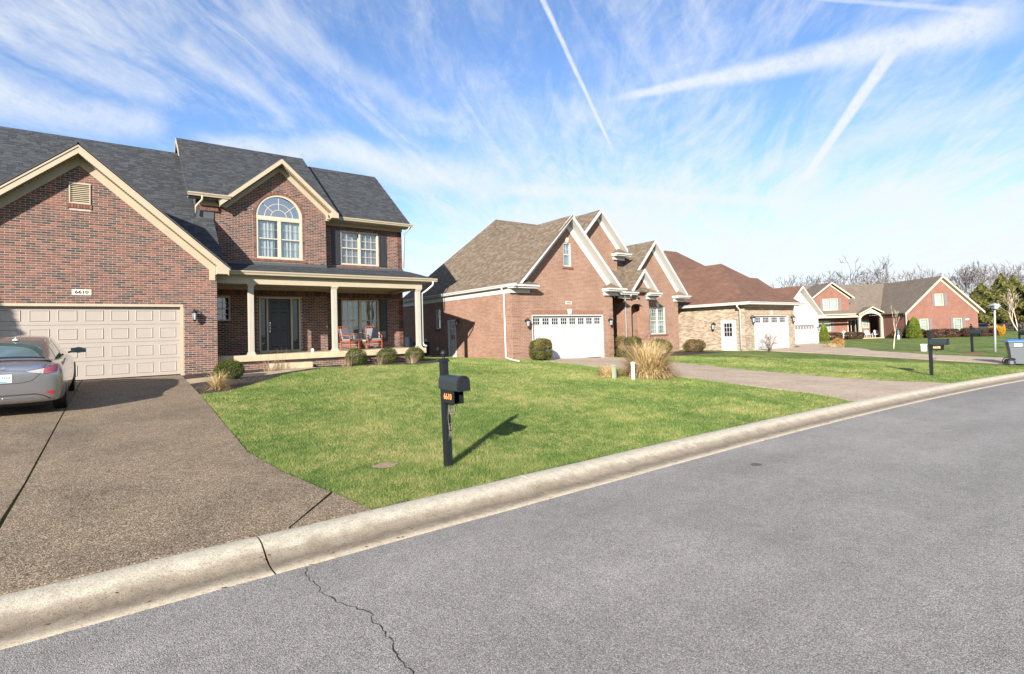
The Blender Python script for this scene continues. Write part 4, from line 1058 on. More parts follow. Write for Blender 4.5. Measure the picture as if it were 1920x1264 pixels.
window(h1, Rf, 7.96, 9.70, 5.24, 6.72, M_cream, grid=(3, 2), fw=.06, mull=.11, cover=plain('mauve_blind', (.46, .42, .44), .8))
w3 = window(h1, Rf, 7.97, 9.66, 1.86, 3.70, M_cream, grid=(3, 3), fw=.06, mull=.12)
curtain(w3, Rf, 8.1, 9.5, 1.9, 3.65, -.25, plain('sage_curtain', (.42, .44, .38), .9, .1, 12.))
window(h1, Bf, 2.86, 3.56, 2.80, 3.72, M_white, cols=1, grid=(3, 2), fw=.05, mull=.0)
for a, b, c, d in ((7.59, 7.92, 5.22, 6.74), (9.74, 10.07, 5.22, 6.74), (7.60, 7.93, 1.84, 3.72), (9.70, 10.06, 1.84, 3.72)): shutter(h1, Rf, a, b, c, d, M_shutter)
# ================================================================== HOUSE 2, salmon brick, tan roof, white trim
h2 = empty('brick_house', (18., 24., .6), 'salmon brick house with steep tan roof, white eave returns and white garage door', 'house')
S2 = Fr('S', 19.7); W2 = Fr('W', 14.71)
mb = MB(); xa = 18.26; GA2, GS2 = 7.78, 1.02
wall(mb, S2, 14.71, 21.42, .3, [(14.71, 3.95), (xa, 7.50), (21.42, 4.2)], [(15.86, 20.68, .3, 2.86), (18.0, 18.52, 5.28, 6.47)])
wall(mb, W2, 19.93, 31.5, .3, 3.95, [(24.75, 25.62, .8, 2.83), (26.42, 26.95, 2.38, 3.50)])
wall(mb, Fr('E', 21.42), 19.93, 22.0, .3, 4.1)
hw2 = mb.build('front_wall', M_brick2, h2)
# gable 2 (upper, behind), entry gable, right gable
A2 = Fr('S', 21.8); wm = MB(); wall(wm, A2, 20.9, 24.25, .3, [(20.9, 6.9), (22.6, 8.62), (24.25, 6.95)], [(21.7, 22.7, .3, 3.1)]); wall(wm, Fr('E', 24.25), 22.03, 24.2, 3.5, 6.9); wm.build('upper_gable_wall', M_brick2, h2)
A3 = Fr('S', 21.2); wm = MB(); wall(wm, A3, 24.6, 29.15, .3, [(24.6, 4.9), (26.65, 7.05), (29.15, 4.35)], [(26.37, 27.85, 1.70, 3.37)]); wall(wm, Fr('E', 29.15), 21.43, 31.5, .3, 3.9); wall(wm, Fr('N', 31.5), 14.95, 28.9, .3, 3.9); wm.build('right_gable_wall', M_brick2, h2)
A4 = Fr('S', 20.5); wm = MB(); wall(wm, A4, 23.35, 25.42, .3, [(23.35, 3.95), (24.7, 5.12), (25.42, 4.6)], [(23.85, 24.85, .3, 3.30, .42)]); wall(wm, Fr('W', 23.35), 20.73, 21.8, .3, 3.9); wall(wm, Fr('E', 25.42), 20.73, 21.2, .3, 3.9); wm.build('entry_wall', M_brick2, h2)
# quoins: every other group of courses stands proud at the corners
for fr, u0, u1, zt in ((S2, 14.70, 15.15, 3.75), (S2, 21.0, 21.43, 3.75), (A3, 28.75, 29.16, 3.7), (W2, 19.70, 20.1, 3.75), (A4, 25.1, 25.43, 3.6)):
    z_ = .75
    while z_ < zt-.2: mb = MB(); fr.box(mb, u0, u1, -.02, .018, z_, z_+.27); mb.build('quoin', M_brick2, h2); z_ += .34
mb = MB(); 
for k in range(70): S2.box(mb, 15.86+k*.0689, 15.86+k*.0689+.058, -.01, .012, 2.87, 3.07)
mb.build('soldier_course', plain('salmon_soldier', (.215, .11, .078), .9, .2, 9.), h2)
M_lime = plain('limestone', (.62, .55, .44), .7)
def key(fr, u, z0_, z1_, w0=.09, w1=.14): mb = MB(); fr.ext(mb, [(u-w0, z0_), (u+w0, z0_), (u+w1, z1_), (u-w1, z1_)], -.02, .05); mb.build('keystone', M_lime, h2)
key(S2, 18.28, 2.87, 3.14); key(S2, 18.26, 6.48, 6.72, .06, .09); key(A3, 27.1, 3.38, 3.62); key(A4, 24.35, 3.72, 3.92, .05, .08)
garage(h2, S2, 15.92, 20.62, .65, 2.80, 8, M_whitedoor, lites=8)
mb = MB(); S2.box(mb, 15.86, 20.68, -.2, .01, 2.80, 2.86); S2.box(mb, 15.86, 15.92, -.2, .005, .5, 2.80); S2.box(mb, 20.62, 20.68, -.2, .005, .5, 2.80); mb.build('door_casing', M_white, h2)
mb = MB(); S2.box(mb, 18.05, 18.45, 0, .02, 3.38, 3.53); pq = mb.build('number_plaque', M_plaque, h2); text('6608', .11, .002, M_ink, pq, (S2.P(18.25, .022, 3.455), FACE_S), bold=.003, sx=1.2)
window(h2, S2, 18.0, 18.52, 5.28, 6.47, M_white, cols=1, grid=(2, 2), fw=.05, botgrid=False, cover=M_blindw)
M_sill = plain('dark_brick_sill', (.17, .075, .05), .9)
for fr, a_ in ((S2, (17.9, 18.62, -.02, .05, 5.16, 5.27)), (A3, (26.2, 28.05, -.02, .05, 1.60, 1.69)), (W2, (26.35, 27.02, -.02, .05, 2.28, 2.37))): mb = MB(); fr.box(mb, *a_); mb.build('brick_sill', M_sill, h2)
window(h2, A3, 26.37, 27.85, 1.70, 3.37, M_white, grid=(3, 3), fw=.06, mull=.10, cover=M_blind)
window(h2, W2, 26.42, 26.95, 2.38, 3.50, M_white, cols=1, grid=(2, 2), fw=.05, botgrid=False)
lantern(h2, S2, 15.50, 2.45, 1.3); lantern(h2, S2, 21.10, 2.43, 1.3); lantern(h2, W2, 24.45, 2.62, 1.1)
mb = MB(); W2.box(mb, 24.75, 24.83, -.1, .01, .8, 2.83); W2.box(mb, 25.54, 25.62, -.1, .01, .8, 2.83); W2.box(mb, 24.83, 25.54, -.1, .01, 2.75, 2.83); W2.box(mb, 24.83, 25.54, -.1, -.05, .8, 2.75); sd_ = mb.build('side_door', M_whitedoor, h2)
mb = MB(); W2.box(mb, 24.93, 25.44, -.05, -.045, 1.75, 2.65); mb.build('pane', M_glassdark, sd_)
mb = MB()
for k in range(4): W2.box(mb, 24.93+k*.17-.01, 24.93+k*.17+.01, -.045, -.03, 1.75, 2.65)
for k in range(4): W2.box(mb, 24.92, 25.45, -.045, -.0305, 1.75+k*.3-.01, 1.75+k*.3+.01)
mb.build('muntin', M_whitedoor, sd_)
mb = MB(); W2.box(mb, 30.2, 30.75, 0, .14, 1.25, 1.95); mb.build('electric_meter_box', M_galv, h2)
mb = MB(); mb.cyl(W2.P(26.8, 0, 1.25), W2.P(26.8, .05, 1.25), .10, n=14); mb.build('dryer_vent', M_pvc, h2)
mb = MB(); mb.cyl(W2.P(28.1, .02, 1.75), W2.P(28.1, .14, 1.75), .09, n=14); W2.box(mb, 27.95, 28.25, 0, .10, 1.45, 1.7); mb.tube([W2.P(28.4, .05, .8), W2.P(28.4, .05, 1.6), W2.P(28.1, .05, 1.6)], .02); mb.build('gas_meter', M_pvc, h2)
# roofs of house 2
LS = .98; ex, ez = 14.60, 4.2
def lz(x): return ez+LS*(x-ex)
px, py, pz = 19.93, 28.14, 9.42
s2 = []; m2 = MB()
fslope = (pz-4.2)/(py-21.2+1.2)
frontY = lambda z_: py-(pz-z_)/LS
left = [(ex, 19.2, ez), (xa, 19.2, lz(xa)), (xa, frontY(lz(xa)), lz(xa)), (px, py, pz), (ex, 31.8, ez)]
front = [(xa, frontY(4.4), 4.4), (29.9, frontY(4.4), 4.4), (24.6, py, pz), (px, py, pz), (xa, frontY(lz(xa)), lz(xa))]
back = [(ex, 31.8, ez), (29.6, 31.8, ez), (24.6, py, pz), (px, py, pz)]
right = [(29.9, frontY(4.4), 4.4), (29.6, 31.8, ez), (24.6, py, pz)]
g1r = [(21.75, 19.25, lz(xa)-GS2*(21.75-xa)), (xa, 19.25, lz(xa)), (xa, 26.7, lz(xa)), (21.75, 26.7, lz(xa)-GS2*(21.75-xa))]
roof(h2, [left], M_roofbase2, 'left_roof'); roof(h2, [front, back, right], M_roofbase2, 'main_roof'); roof(h2, [g1r], M_roofbase2, 'garage_roof')
shingles(m2, left, s2); shingles(m2, front, s2)
g2 = gslope(22.6, 9.0, 2.05, 1.03, 21.35, 28.3); roof(h2, g2, M_roofbase2, 'upper_gable_roof'); shingles(m2, g2[0], s2)
g3 = gslope(26.65, 7.45, 2.95, 1.09, 20.75, 27); roof(h2, g3, M_roofbase2, 'right_gable_roof'); shingles(m2, g3[0], s2)
g4 = gslope(24.7, 5.50, 1.28, 1.10, 20.1, 22.4); roof(h2, g4, M_roofbase2, 'entry_roof', .05); shingles(m2, g4[0], s2)
ent = [(21.2, 20.2, 4.2), (25.5, 20.2, 4.2), (25.5, 23.8, 7.3), (21.2, 23.8, 7.3)]; roof(h2, [ent], M_roofbase2, 'low_roof'); shingles(m2, ent, s2)
flush_shingles(s2, m2, h2, M_sh2o, 300); m2.build('shingle_courses', M_sh2, h2, uv=False, rnd=True, kind='stuff')
# white rakes, soffits and eave returns
def whitegable(fr, x_, z_, hl, hr, sl, d, fz, dep=.45):
    mb = MB()
    chevron(mb, fr, x_, z_, hl, hr, sl, -.02, .19, d, d+.035)
    chevron(mb, fr, x_, z_, hl-.02, hr-.02, sl, .16, .19, .01, d)
    chevron(mb, fr, x_, z_, hl-.2, hr-.2, sl, .19, .19+fz, .008, .04); mb.build('rake_board', M_white, h2)
whitegable(S2, xa, lz(xa)+.02, 3.45, 3.55, GS2, .45, .42)
whitegable(A2, 22.6, 9.02, 2.1, 2.15, 1.03, .42, .36)
whitegable(A3, 26.65, 7.47, 2.98, 3.03, 1.09, .42, .36)
whitegable(A4, 24.7, 5.52, 1.3, 1.32, 1.10, .38, .22)
def ret(fr, u0, u1, z_, d=.45, name='eave_return'):
    mb = MB(); fr.box(mb, u0, u1, 0, d+.10, z_-.05, z_+.03); fr.box(mb, u0+.04, u1-.04, 0, d+.03, z_-.13, z_-.05); fr.box(mb, u0+.12, u1-.25, 0.002, .12, z_-.33, z_-.13)
    a = [fr.P(u0, d+.1, z_+.032), fr.P(u1, d+.1, z_+.032), fr.P(u1, 0, z_+.032), fr.P(u0, 0, z_+.032), fr.P((u0+u1)/2, 0.001, z_+.38)]
    r_ = mb.build(name, M_white, h2); m3 = MB(); m3.add(a, [(0, 1, 4), (1, 2, 4), (3, 0, 4)]); m3.build('shingle_cap', M_sh2o, r_, uv=False)
ret(S2, 14.45, 15.95, 4.2); ret(S2, 20.65, 22.05, 4.2); ret(A2, 23.75, 25.05, 6.55, .4); ret(A3, 28.6, 29.95, 4.07, .4); ret(A4, 25.05, 26.15, 4.12, .38); ret(A4, 22.6, 24.05, 4.12, .38)
gutter(h2, (14.58, 19.1, 4.28), (14.58, 31.8, 4.28), (-1, 0, 0), M_white, h_=.13)
mb = MB(); W2.box(mb, 19.25, 31.6, 0.004, .14, 4.12, 4.15); W2.box(mb, 19.70, 31.5, .003, .03, 3.88, 4.12); mb.build('side_soffit', M_white, h2)
gutter(h2, (21.3, 20.22, 4.24), (23.0, 20.22, 4.24), (0, -1, 0), M_white)
pipe(h2, [(14.52, 20.2, 4.18), (14.52, 20.2, 4.08), (14.64, 20.2, 3.9), (14.65, 20.2, 1.0), (14.6, 20.1, .88), (14.35, 19.2, .80), (14.2, 18.6, .78)], M_white, .045)
pipe(h2, [(22.95, 20.12, 4.12), (22.95, 20.2, 4.0), (23.3, 20.44, 3.85), (23.3, 20.44, .8)], M_white, .045)
mb = MB(); mb.box(23.9, 24.02, 20.75, 20.87, .9, 3.6); mb.build('entry_post', M_white, h2)
mb = MB(); mb.box(23.3, 25.6, 20.0, 20.48, .55, .95); mb.box(23.6, 25.7, 19.6, 20.0, .5, .78); mb.build('entry_step', M_slab, h2, bevel=.02)
mb = MB(); A2.box(mb, 21.75, 22.65, -.3, -.2, .8, 3.0); mb.build('front_door', M_bronze, h2)
# ================================================================== HOUSE 3, tan tumbled brick, russet hip roof
h3 = empty('brick_house', (36., 23., .5), 'tan tumbled brick house with russet hip roof and arched lights in its garage door', 'house')
S3 = Fr('S', 17.6); W3 = Fr('W', 30.76)
mb = MB(); wall(mb, S3, 30.76, 36.95, .2, 3.25, [(31.80, 36.12, .2, 2.70)]); wall(mb, W3, 17.83, 32.5, .2, 3.25, [(18.18, 19.20, .5, 2.44)])
wall(mb, Fr('E', 36.95), 17.83, 21, .2, 3.25); wall(mb, Fr('S', 19.0), 36.96, 39.5, .2, 3.25); wall(mb, Fr('E', 39.5), 19.23, 21.6, .2, 3.25); wall(mb, Fr('S', 21.6), 39.51, 43.6, .2, 3.25); wall(mb, Fr('E', 43.6), 21.83, 32.5, .2, 3.25); wall(mb, Fr('N', 32.5), 31.0, 43.3, .2, 3.25); mb.build('brick_wall', M_brick3, h3)
mb = MB()
for k in range(60): S3.box(mb, 31.4+k*.085, 31.4+k*.085+.07, -.01, .012, 2.74, 2.95)
mb.build('soldier_course', plain('tan_soldier', (.33, .25, .17), .9, .3, 9.), h3)
garage(h3, S3, 31.86, 36.06, .50, 2.65, 4, M_whitedoor, lites=4)
mb = MB(); S3.box(mb, 31.80, 36.12, -.2, .012, 2.65, 2.70); S3.box(mb, 31.80, 31.86, -.2, .006, .35, 2.65); S3.box(mb, 36.06, 36.12, -.2, .006, .35, 2.65); mb.build('door_casing', M_white, h3)
mb = MB(); S3.ext(mb, [(33.86, 2.72), (34.06, 2.72), (34.1, 2.98), (33.82, 2.98)], 0, .04); mb.build('keystone', bpy.data.materials['limestone'], h3)
lantern(h3, S3, 31.45, 2.40, 1.4); lantern(h3, S3, 36.52, 2.40, 1.4); lantern(h3, W3, 19.62, 2.05, 1.5)
mb = MB(); W3.box(mb, 18.18, 19.20, -.1, .012, .48, 2.44); W3.box(mb, 18.26, 19.12, .012, .03, .52, 2.38); sd3 = mb.build('side_door', M_whitedoor, h3)
mb = MB(); W3.box(mb, 18.42, 18.96, .03, .034, 1.42, 2.25); mb.build('pane', M_glassdark, sd3)
mb = MB()
for k in range(4): W3.box(mb, 18.42+k*.18-.012, 18.42+k*.18+.012, .034, .048, 1.42, 2.25); W3.box(mb, 18.40, 18.98, .034, .047, 1.42+k*.277-.012, 1.42+k*.277+.012)
mb.build('muntin', M_whitedoor, sd3)
mb = MB(); W3.box(mb, 18.05, 19.3, 0, .6, .25, .46); mb.build('step', M_slab, h3)
ez3 = 3.45
hipA = (33.9, 20.95, 6.42); bY = 27
garF = [(30.36, 17.15, ez3), (37.35, 17.15, ez3), hipA]
garL = [(30.36, 17.15, ez3), hipA, (33.9, 26, 6.42), (30.36, 26, ez3)]
garR = [(37.35, 17.15, ez3), hipA, (33.9, 26, 6.42), (37.35, 26, ez3)]
mnL = [(30.36, 21.4, ez3), (36.5, 27.6, 8.47), (30.36, 33.8, ez3)]
mnF = [(30.36, 21.4, ez3), (44.3, 21.4, ez3), (38.1, 27.6, 8.47), (36.5, 27.6, 8.47)]
mnR = [(44.3, 21.4, ez3), (38.1, 27.6, 8.47), (44.3, 33.8, ez3)]
mnB = [(30.36, 33.8, ez3), (44.3, 33.8, ez3), (38.1, 27.6, 8.47), (36.5, 27.6, 8.47)]
rF = [(35.0, 18.6, ez3), (39.9, 18.6, ez3), (38.9, 21.1, 5.62), (37.75, 21.1, 5.62)]; rR = [(39.9, 18.6, ez3), (38.9, 21.1, 5.62), (38.9, 25, 5.62), (39.9, 25, ez3)]
roof(h3, [garF, garL, garR], M_sh3, 'garage_roof'); roof(h3, [mnL, mnF, mnR, mnB], M_sh3, 'main_roof'); roof(h3, [rF, rR], M_sh3, 'right_roof')
gutter(h3, (30.40, 17.15, 3.50), (37.45, 17.15, 3.50), (0, -1, 0), M_white, h_=.16); gutter(h3, (30.36, 17.1, 3.50), (30.36, 33, 3.50), (-1, 0, 0), M_white, h_=.16)
mb = MB(); mb.box(30.30, 37.3, 17.15, 17.595, 3.32, 3.36); W3.box(mb, 17.2, 33, .004, .44, 3.325, 3.355); S3.box(mb, 30.75, 36.96, .005, .035, 3.18, 3.32); W3.box(mb, 17.6, 32, .005, .035, 3.18, 3.32); mb.build('soffit', plain('taupe_soffit', (.36, .31, .25), .7), h3)
pipe(h3, [(30.28, 17.75, 3.34), (30.3, 17.8, 3.25), (30.68, 17.85, 3.05), (30.69, 17.85, .6)], M_white, .055)
# ================================================================== HOUSE 4, whitewashed stone
h4 = empty('stone_house', (56.8, 30., -.05), 'whitewashed stone garage gable half hidden behind the tan brick house', 'house')
S4 = Fr('S', 26.5)
mb = MB(); wall(mb, S4, 52.7, 60.9, -.3, [(52.7, 3.1), (56.8, 5.72), (60.9, 3.1)], [(55.25, 60.25, -.3, 2.02)]); wall(mb, Fr('E', 60.9), 26.73, 36, -.3, 3.0); wall(mb, Fr('W', 52.7), 26.73, 36, -.3, 3.0); mb.build('stone_wall', M_brick4, h4)
garage(h4, S4, 55.3, 60.2, -.08, 1.98, 4, M_whitedoor, lites=8)
mb = MB(); S4.box(mb, 55.25, 60.25, -.2, .01, 1.98, 2.02); mb.build('door_casing', M_white, h4)
lantern(h4, S4, 60.6, 1.55, 1.5)
g = gslope(56.8, 6.02, 4.5, .67, 26.05, 36); roof(h4, g, M_sh3, 'garage_roof')
roof(h4, [[(46, 28.9, 3.2), (56.8, 28.9, 3.2), (56.8, 33.5, 6.0), (49, 33.5, 6.0)]], M_sh3, 'side_roof')
mb = MB(); chevron(mb, S4, 56.8, 6.04, 4.5, 4.55, .67, 0, .24, .44, .49); chevron(mb, S4, 56.8, 6.04, 4.4, 4.4, .67, .2, .24, .01, .44)
S4.box(mb, 60.6, 61.7, 0, .5, 2.85, 3.0); mb.build('rake_board', M_white, h4)
# ================================================================== HOUSE 5, rose brick, at the end of the street
o5 = CAM+FV*65+RV*((1697-960)/F_PX*65)
a5 = math.atan2(RV[1], RV[0])
h5 = empty('brick_house', (o5[0], o5[1], .05), 'rose brick house with taupe roof, three shuttered windows and small gabled porch', 'house', rz=a5)
Hb = Fr('S', 0.0); z5 = -.05
mb = MB()
wall(mb, Hb, .1, 8.85, -.4, [(.1, 3.1), (4.5, 7.0), (8.85, 3.1)], [(1.76, 2.82, .65, 2.28), (5.86, 6.92, .60, 2.25), (3.73, 4.79, 3.82, 5.28)])
wall(mb, Fr('W', .1), .23, 5, -.4, 3.0); wall(mb, Fr('E', 8.85), .23, 13, -.4, 3.0)
Hc = Fr('S', 6.6); wall(mb, Hc, -8.6, .09, -.4, 3.0, [(-7.1, -5.1, 1.0, 2.45), (-2.9, -1.3, .3, 2.5), (-.9, .0, 1.3, 2.4)])
Hd = Fr('S', 5.0); wall(mb, Hd, -8.3, -3.6, 3.4, [(-8.3, 5.3), (-5.95, 7.0), (-3.6, 5.3)], [(-7.0, -5.0, 3.75, 5.3)])
wall(mb, Fr('E', -3.6), 5.23, 9, 3.4, 5.3); wall(mb, Fr('W', -8.6), 6.83, 13, -.4, 3.0); wall(mb, Fr('N', 13.0), -8.3, 8.5, -.4, 3.0)
mb.build('brick_wall', M_brick5, h5)
for f_, a, b, c, d in ((Hb, 1.76, 2.82, .65, 2.28), (Hb, 5.86, 6.92, .60, 2.25), (Hb, 3.73, 4.79, 3.82, 5.28)):
    window(h5, f_, a, b, c, d, M_cream, cols=1, grid=(3, 3), fw=.10, cover=M_blindw)
    shutter(h5, f_, a-.38, a-.03, c-.05, d+.05, M_shutter5); shutter(h5, f_, b+.03, b+.42, c-.05, d+.05, M_shutter5)
window(h5, Hd, -7.0, -5.0, 3.75, 5.3, M_cream, cols=2, grid=(3, 2), fw=.10, cover=M_blindw); shutter(h5, Hd, -7.4, -7.04, 3.7, 5.32, M_shutter5); shutter(h5, Hd, -4.96, -4.6, 3.7, 5.32, M_shutter5)
window(h5, Hc, -7.1, -5.1, 1.0, 2.45, M_cream, cols=2, grid=(3, 2), fw=.10, cover=M_blindw); shutter(h5, Hc, -7.5, -7.14, .95, 2.5, M_shutter5); shutter(h5, Hc, -5.06, -4.7, .95, 2.5, M_shutter5)
window(h5, Hc, -.9, 0., 1.3, 2.4, M_cream, cols=1, grid=(2, 2), fw=.08, cover=M_blindw)
mb = MB(); Hc.box(mb, -2.9, -2.8, -.1, .03, .3, 2.5); Hc.box(mb, -1.4, -1.3, -.1, .03, .3, 2.5); Hc.box(mb, -2.8, -1.4, -.1, .03, 2.4, 2.5); Hc.box(mb, -2.45, -2.4, -.1, .03, .3, 2.4); Hc.box(mb, -1.85, -1.8, -.1, .03, .3, 2.4); mb.build('door_frame', M_cream, h5)
mb = MB(); Hc.box(mb, -2.4, -1.85, -.08, -.02, .3, 2.4); mb.build('front_door', M_shutter, h5); mb = MB(); Hc.box(mb, -2.8, -2.45, -.08, -.05, .3, 2.4); Hc.box(mb, -1.8, -1.4, -.08, -.05, .3, 2.4); mb.build('sidelight', M_glassdark, h5)
sl5 = .925
roof(h5, [[(-.25, -.45, 7.42-sl5*4.75), (4.5, -.45, 7.42), (4.5, 10, 7.42), (-.25, 10, 7.42-sl5*4.75)], [(9.3, -.45, 7.42-sl5*4.8), (4.5, -.45, 7.42), (4.5, 10, 7.42), (9.3, 10, 7.42-sl5*4.8)]], M_sh5, 'garage_roof')
roof(h5, [[(-9.2, 4.3, 3.2), (.5, 4.3, 3.2), (4.5, 9.8, 7.42), (-9.2, 9.8, 7.42)], [(-9.2, 15.3, 3.2), (9.3, 15.3, 3.2), (4.5, 9.8, 7.42), (-9.2, 9.8, 7.42)]], M_sh5, 'main_roof')
roof(h5, [[(-8.75, 4.55, 5.35), (-5.95, 4.55, 7.42), (-5.95, 9, 7.42), (-8.75, 9, 5.35)], [(-3.15, 4.55, 5.35), (-5.95, 4.55, 7.42), (-5.95, 9, 7.42), (-3.15, 9, 5.35)]], M_sh5, 'dormer_roof')
roof(h5, [[(-3.2, 3.6, 3.15), (-1.45, 3.6, 4.05), (-1.45, 6, 4.05), (-3.2, 6, 3.15)], [(.3, 3.6, 3.15), (-1.45, 3.6, 4.05), (-1.45, 6, 4.05), (.3, 6, 3.15)]], M_sh5, 'porch_roof')
mb = MB(); chevron(mb, Hb, 4.5, 7.46, 4.8, 4.85, sl5, 0, .26, .45, .50); chevron(mb, Hb, 4.5, 7.46, 4.7, 4.7, sl5, .22, .26, .01, .45); chevron(mb, Hb, 4.5, 7.46, 4.45, 4.45, sl5, .26, .60, .005, .05)
mb.build('rake_board', M_cream, h5); mb = MB(); chevron(mb, Hd, -5.95, 7.46, 2.85, 2.85, .74, 0, .22, .45, .50); chevron(mb, Hd, -5.95, 7.46, 2.5, 2.5, .74, .22, .48, .005, .05)
mb.build('rake_board', M_cream, h5); mb = MB(); P5 = Fr('S', 4.0); chevron(mb, P5, -1.45, 4.08, 1.8, 1.8, .514, 0, .16, .38, .42)
mb.build('rake_board', M_cream, h5)
mb = MB(); P5.ext(mb, [(-3.0, 2.95), (-1.45, 3.85), (.1, 2.95), (.1, 2.6), (-.15, 2.62), (-.45, 2.95), (-.95, 3.15), (-1.45, 3.22), (-1.95, 3.15), (-2.45, 2.95), (-2.75, 2.62), (-3.0, 2.6)], -.2, .02); P5.box(mb, -8.6, -3.0, -.2, 0, 2.75, 3.0); mb.build('porch_beam', M_cream, h5)
for x_ in (-8.4, -2.88, -.05):
    mb = MB(); mb.box(x_-.13, x_+.13, 4.0, 4.26, -.0, 2.75); mb.box(x_-.18, x_+.18, 3.95, 4.31, -.1, .12); mb.build('column', M_cream, h5)
gutter(h5, (-9.2, 4.3, 3.25), (-3.2, 4.3, 3.25), (0, -1, 0), M_cream, h_=.15)
mb = MB(); mb.box(-8.6, .08, 3.9, 6.6, -.3, .05); mb.box(-2.6, -.6, 3.4, 3.9, -.3, -.05); mb.build('porch_floor', M_slab, h5)
mb = MB(); Hb.box(mb, 7.05, 7.75, 0, .03, 1.98, 2.16); mb.build('number_plaque', M_plaque, h5)
pipe(h5, [(.05, -.1, 3.0), (.05, -.08, .0)], M_cream, .05)
# ================================================================== MAILBOXES
def mailbox(x, y, z, num, nm, label, grp, lean=0., scroll=True, rz=0.):
    t = empty('mailbox', (0, 0, 0), label, 'mailbox', grp)
    q = .047; mb = MB()
    mb.box(-q, q, -q, q, 0, 1.50)
    for sx_ in (-1, 1):
        for k in (-.018, .018): mb.box(sx_*q, sx_*(q+.004), k-.004, k+.004, .12, .98); mb.box(k-.004, k+.004, sx_*q, sx_*(q+.004), .12, .98)
    mb.box(-q-.012, q+.012, -q-.012, q+.012, 0, .03); mb.box(-q-.014, q+.014, -q-.014, q+.014, 1.50, 1.525); mb.box(-q-.003, q+.003, -q-.003, q+.003, 1.525, 1.545)
    mb.build('post', M_black, t, bevel=.004)
    mb = MB(); mb.lathe((0, 0, 1.545), [(.02, 0), (.022, .012), (.014, .025), (.035, .045), (.043, .07), (.037, .095), (.02, .112), (.001, .118)], 14); mb.build('finial', M_black, t, uv=False)
    # barrel-top box; its door end faces the street (-Y)
    w_, h0, h1, y0, y1 = .087, 1.13, 1.24, -.50, .02; xo = .047+.087+.03 if False else 0.
    n = 10; prof = [(-w_, h0)]+[(-w_*math.cos(math.pi*i/n), h1+w_*math.sin(math.pi*i/n)) for i in range(n+1)]+[(w_, h0)]
    mb = MB(); o = len(mb.v); vs = [(a, y0, b) for a, b in prof]+[(a, y1, b) for a, b in prof]; m = len(prof)
    mb.add(vs, [(i, i+m, (i+1) % m+m, (i+1) % m) for i in range(m)], 0, False); mb.add(vs, [tuple(range(m)), tuple(reversed(range(m, 2*m)))])
    for f in range(1, 11): mb.sm[f] = True
    bx = mb.build('box', plain('gunmetal_box', (.018, .025, .030), .42, .06) if 'gunmetal_box' not in bpy.data.materials else bpy.data.materials['gunmetal_box'], t)
    s_ = 1.05; dm = MB(); pr = [((a)*s_, (b-1.2)*s_+1.2) for a, b in prof]
    dm.add([(a, y0-.022, b) for a, b in pr]+[(a, y0+.012, b) for a, b in pr], [(i, (i+1) % m, (i+1) % m+m, i+m) for i in range(m)]+[tuple(range(m)), tuple(reversed(range(m, 2*m)))])
    dm.cyl((0, y0-.02, 1.315), (0, y0-.045, 1.315), .012, n=8); dm.build('door', M_black, bx)
    mb = MB(); x0, x1, ya, yb, za, zb = -.075, .075, -.37, -.05, .945, 1.125; th = .006       # paper tray, open to the street
    mb.box(x0, x0+th, ya, yb, za, zb); mb.box(x1-th, x1, ya, yb, za, zb); mb.box(x0+th, x1-th, ya, yb, za, za+th); mb.box(x0+th, x1-th, ya, yb, zb-th, zb); mb.box(x0+th, x1-th, yb-th, yb, za+th, zb-th)
    mb.box(-.06, .06, -.45, -.02, 1.125, 1.13)
    tr = mb.build('newspaper_tray', M_black, t)
    if num: text(num, .115, .0015, nm, tr, ((x0-.003, -.205, 1.035), FACE_W), bold=.001, sx=.92)
    if scroll:
        mb = MB()
        def spiral(c, r0_, turns, a0, sgn=1):
            pts = []
            for i in range(22):
                f = i/21; a = a0+sgn*turns*2*math.pi*f; r = r0_*(1-f*.85); pts.append((0, c[0]+r*math.cos(a), c[1]+r*math.sin(a)))
            mb.tube(pts, .0085, 5)
        spiral((-.16, .83), .095, 1.5, math.pi/2); spiral((-.16, .83), .095, .45, math.pi/2, -1); spiral((-.115, .60), .055, 1.4, math.pi*.9, -1); spiral((-.09, .50), .04, 1.2, math.pi/2)
        mb.tube([(0, -.05, .945), (0, -.10, .90), (0, -.22, .92), (0, -.30, .945)], .006, 5); mb.tube([(0, -.05, .40), (0, -.075, .55), (0, -.052, .72), (0, -.09, .92)], .006, 5)
        mb.tube([(0, -.26, .84), (0, -.27, .90), (0, -.31, .93)], .005, 5); mb.tube([(0, -.055, .44), (0, -.11, .45), (0, -.13, .52)], .005, 5)
        mb.build('scroll_bracket', M_bronze, t, uv=False)
    t.location = (x, y, z-.02); t.rotation_euler = (lean*.3, -lean, rz)
    return t
G_MAIL = 'black post mailboxes along the street'
M1, M2 = (3.742, 6.60), (23.1, 6.35)
mailbox(M1[0], M1[1], H(*M1), '6610', M_numo, 'black post mailbox numbered 6610 on the nearest lawn', G_MAIL, math.radians(1.6))
mailbox(M2[0], M2[1], H(*M2), '6608', M_numy, 'leaning black mailbox numbered 6608 beside the second driveway', G_MAIL, math.radians(2.6))
mailbox(38.0, 8.55, H(38, 8.55), None, None, 'distant mailbox rising from a small ring of brown mulch', G_MAIL, 0, False, math.radians(-14))
mailbox(48.9, 8.5, H(48.9, 8.5), None, None, 'farthest mailbox, seen just above the blue bin lid', G_MAIL, 0, False, math.radians(-14))
mb = MB(); mb.lathe((38.0, 8.55, H(38, 8.55)), [(.5, 0), (.4, .05), (.1, .09), (.001, .09)], 12); mb.build('mulch_ring', plain('red_brown_mulch', (.12, .05, .03), .95, .3, 20.), None, uv=False, kind='structure')
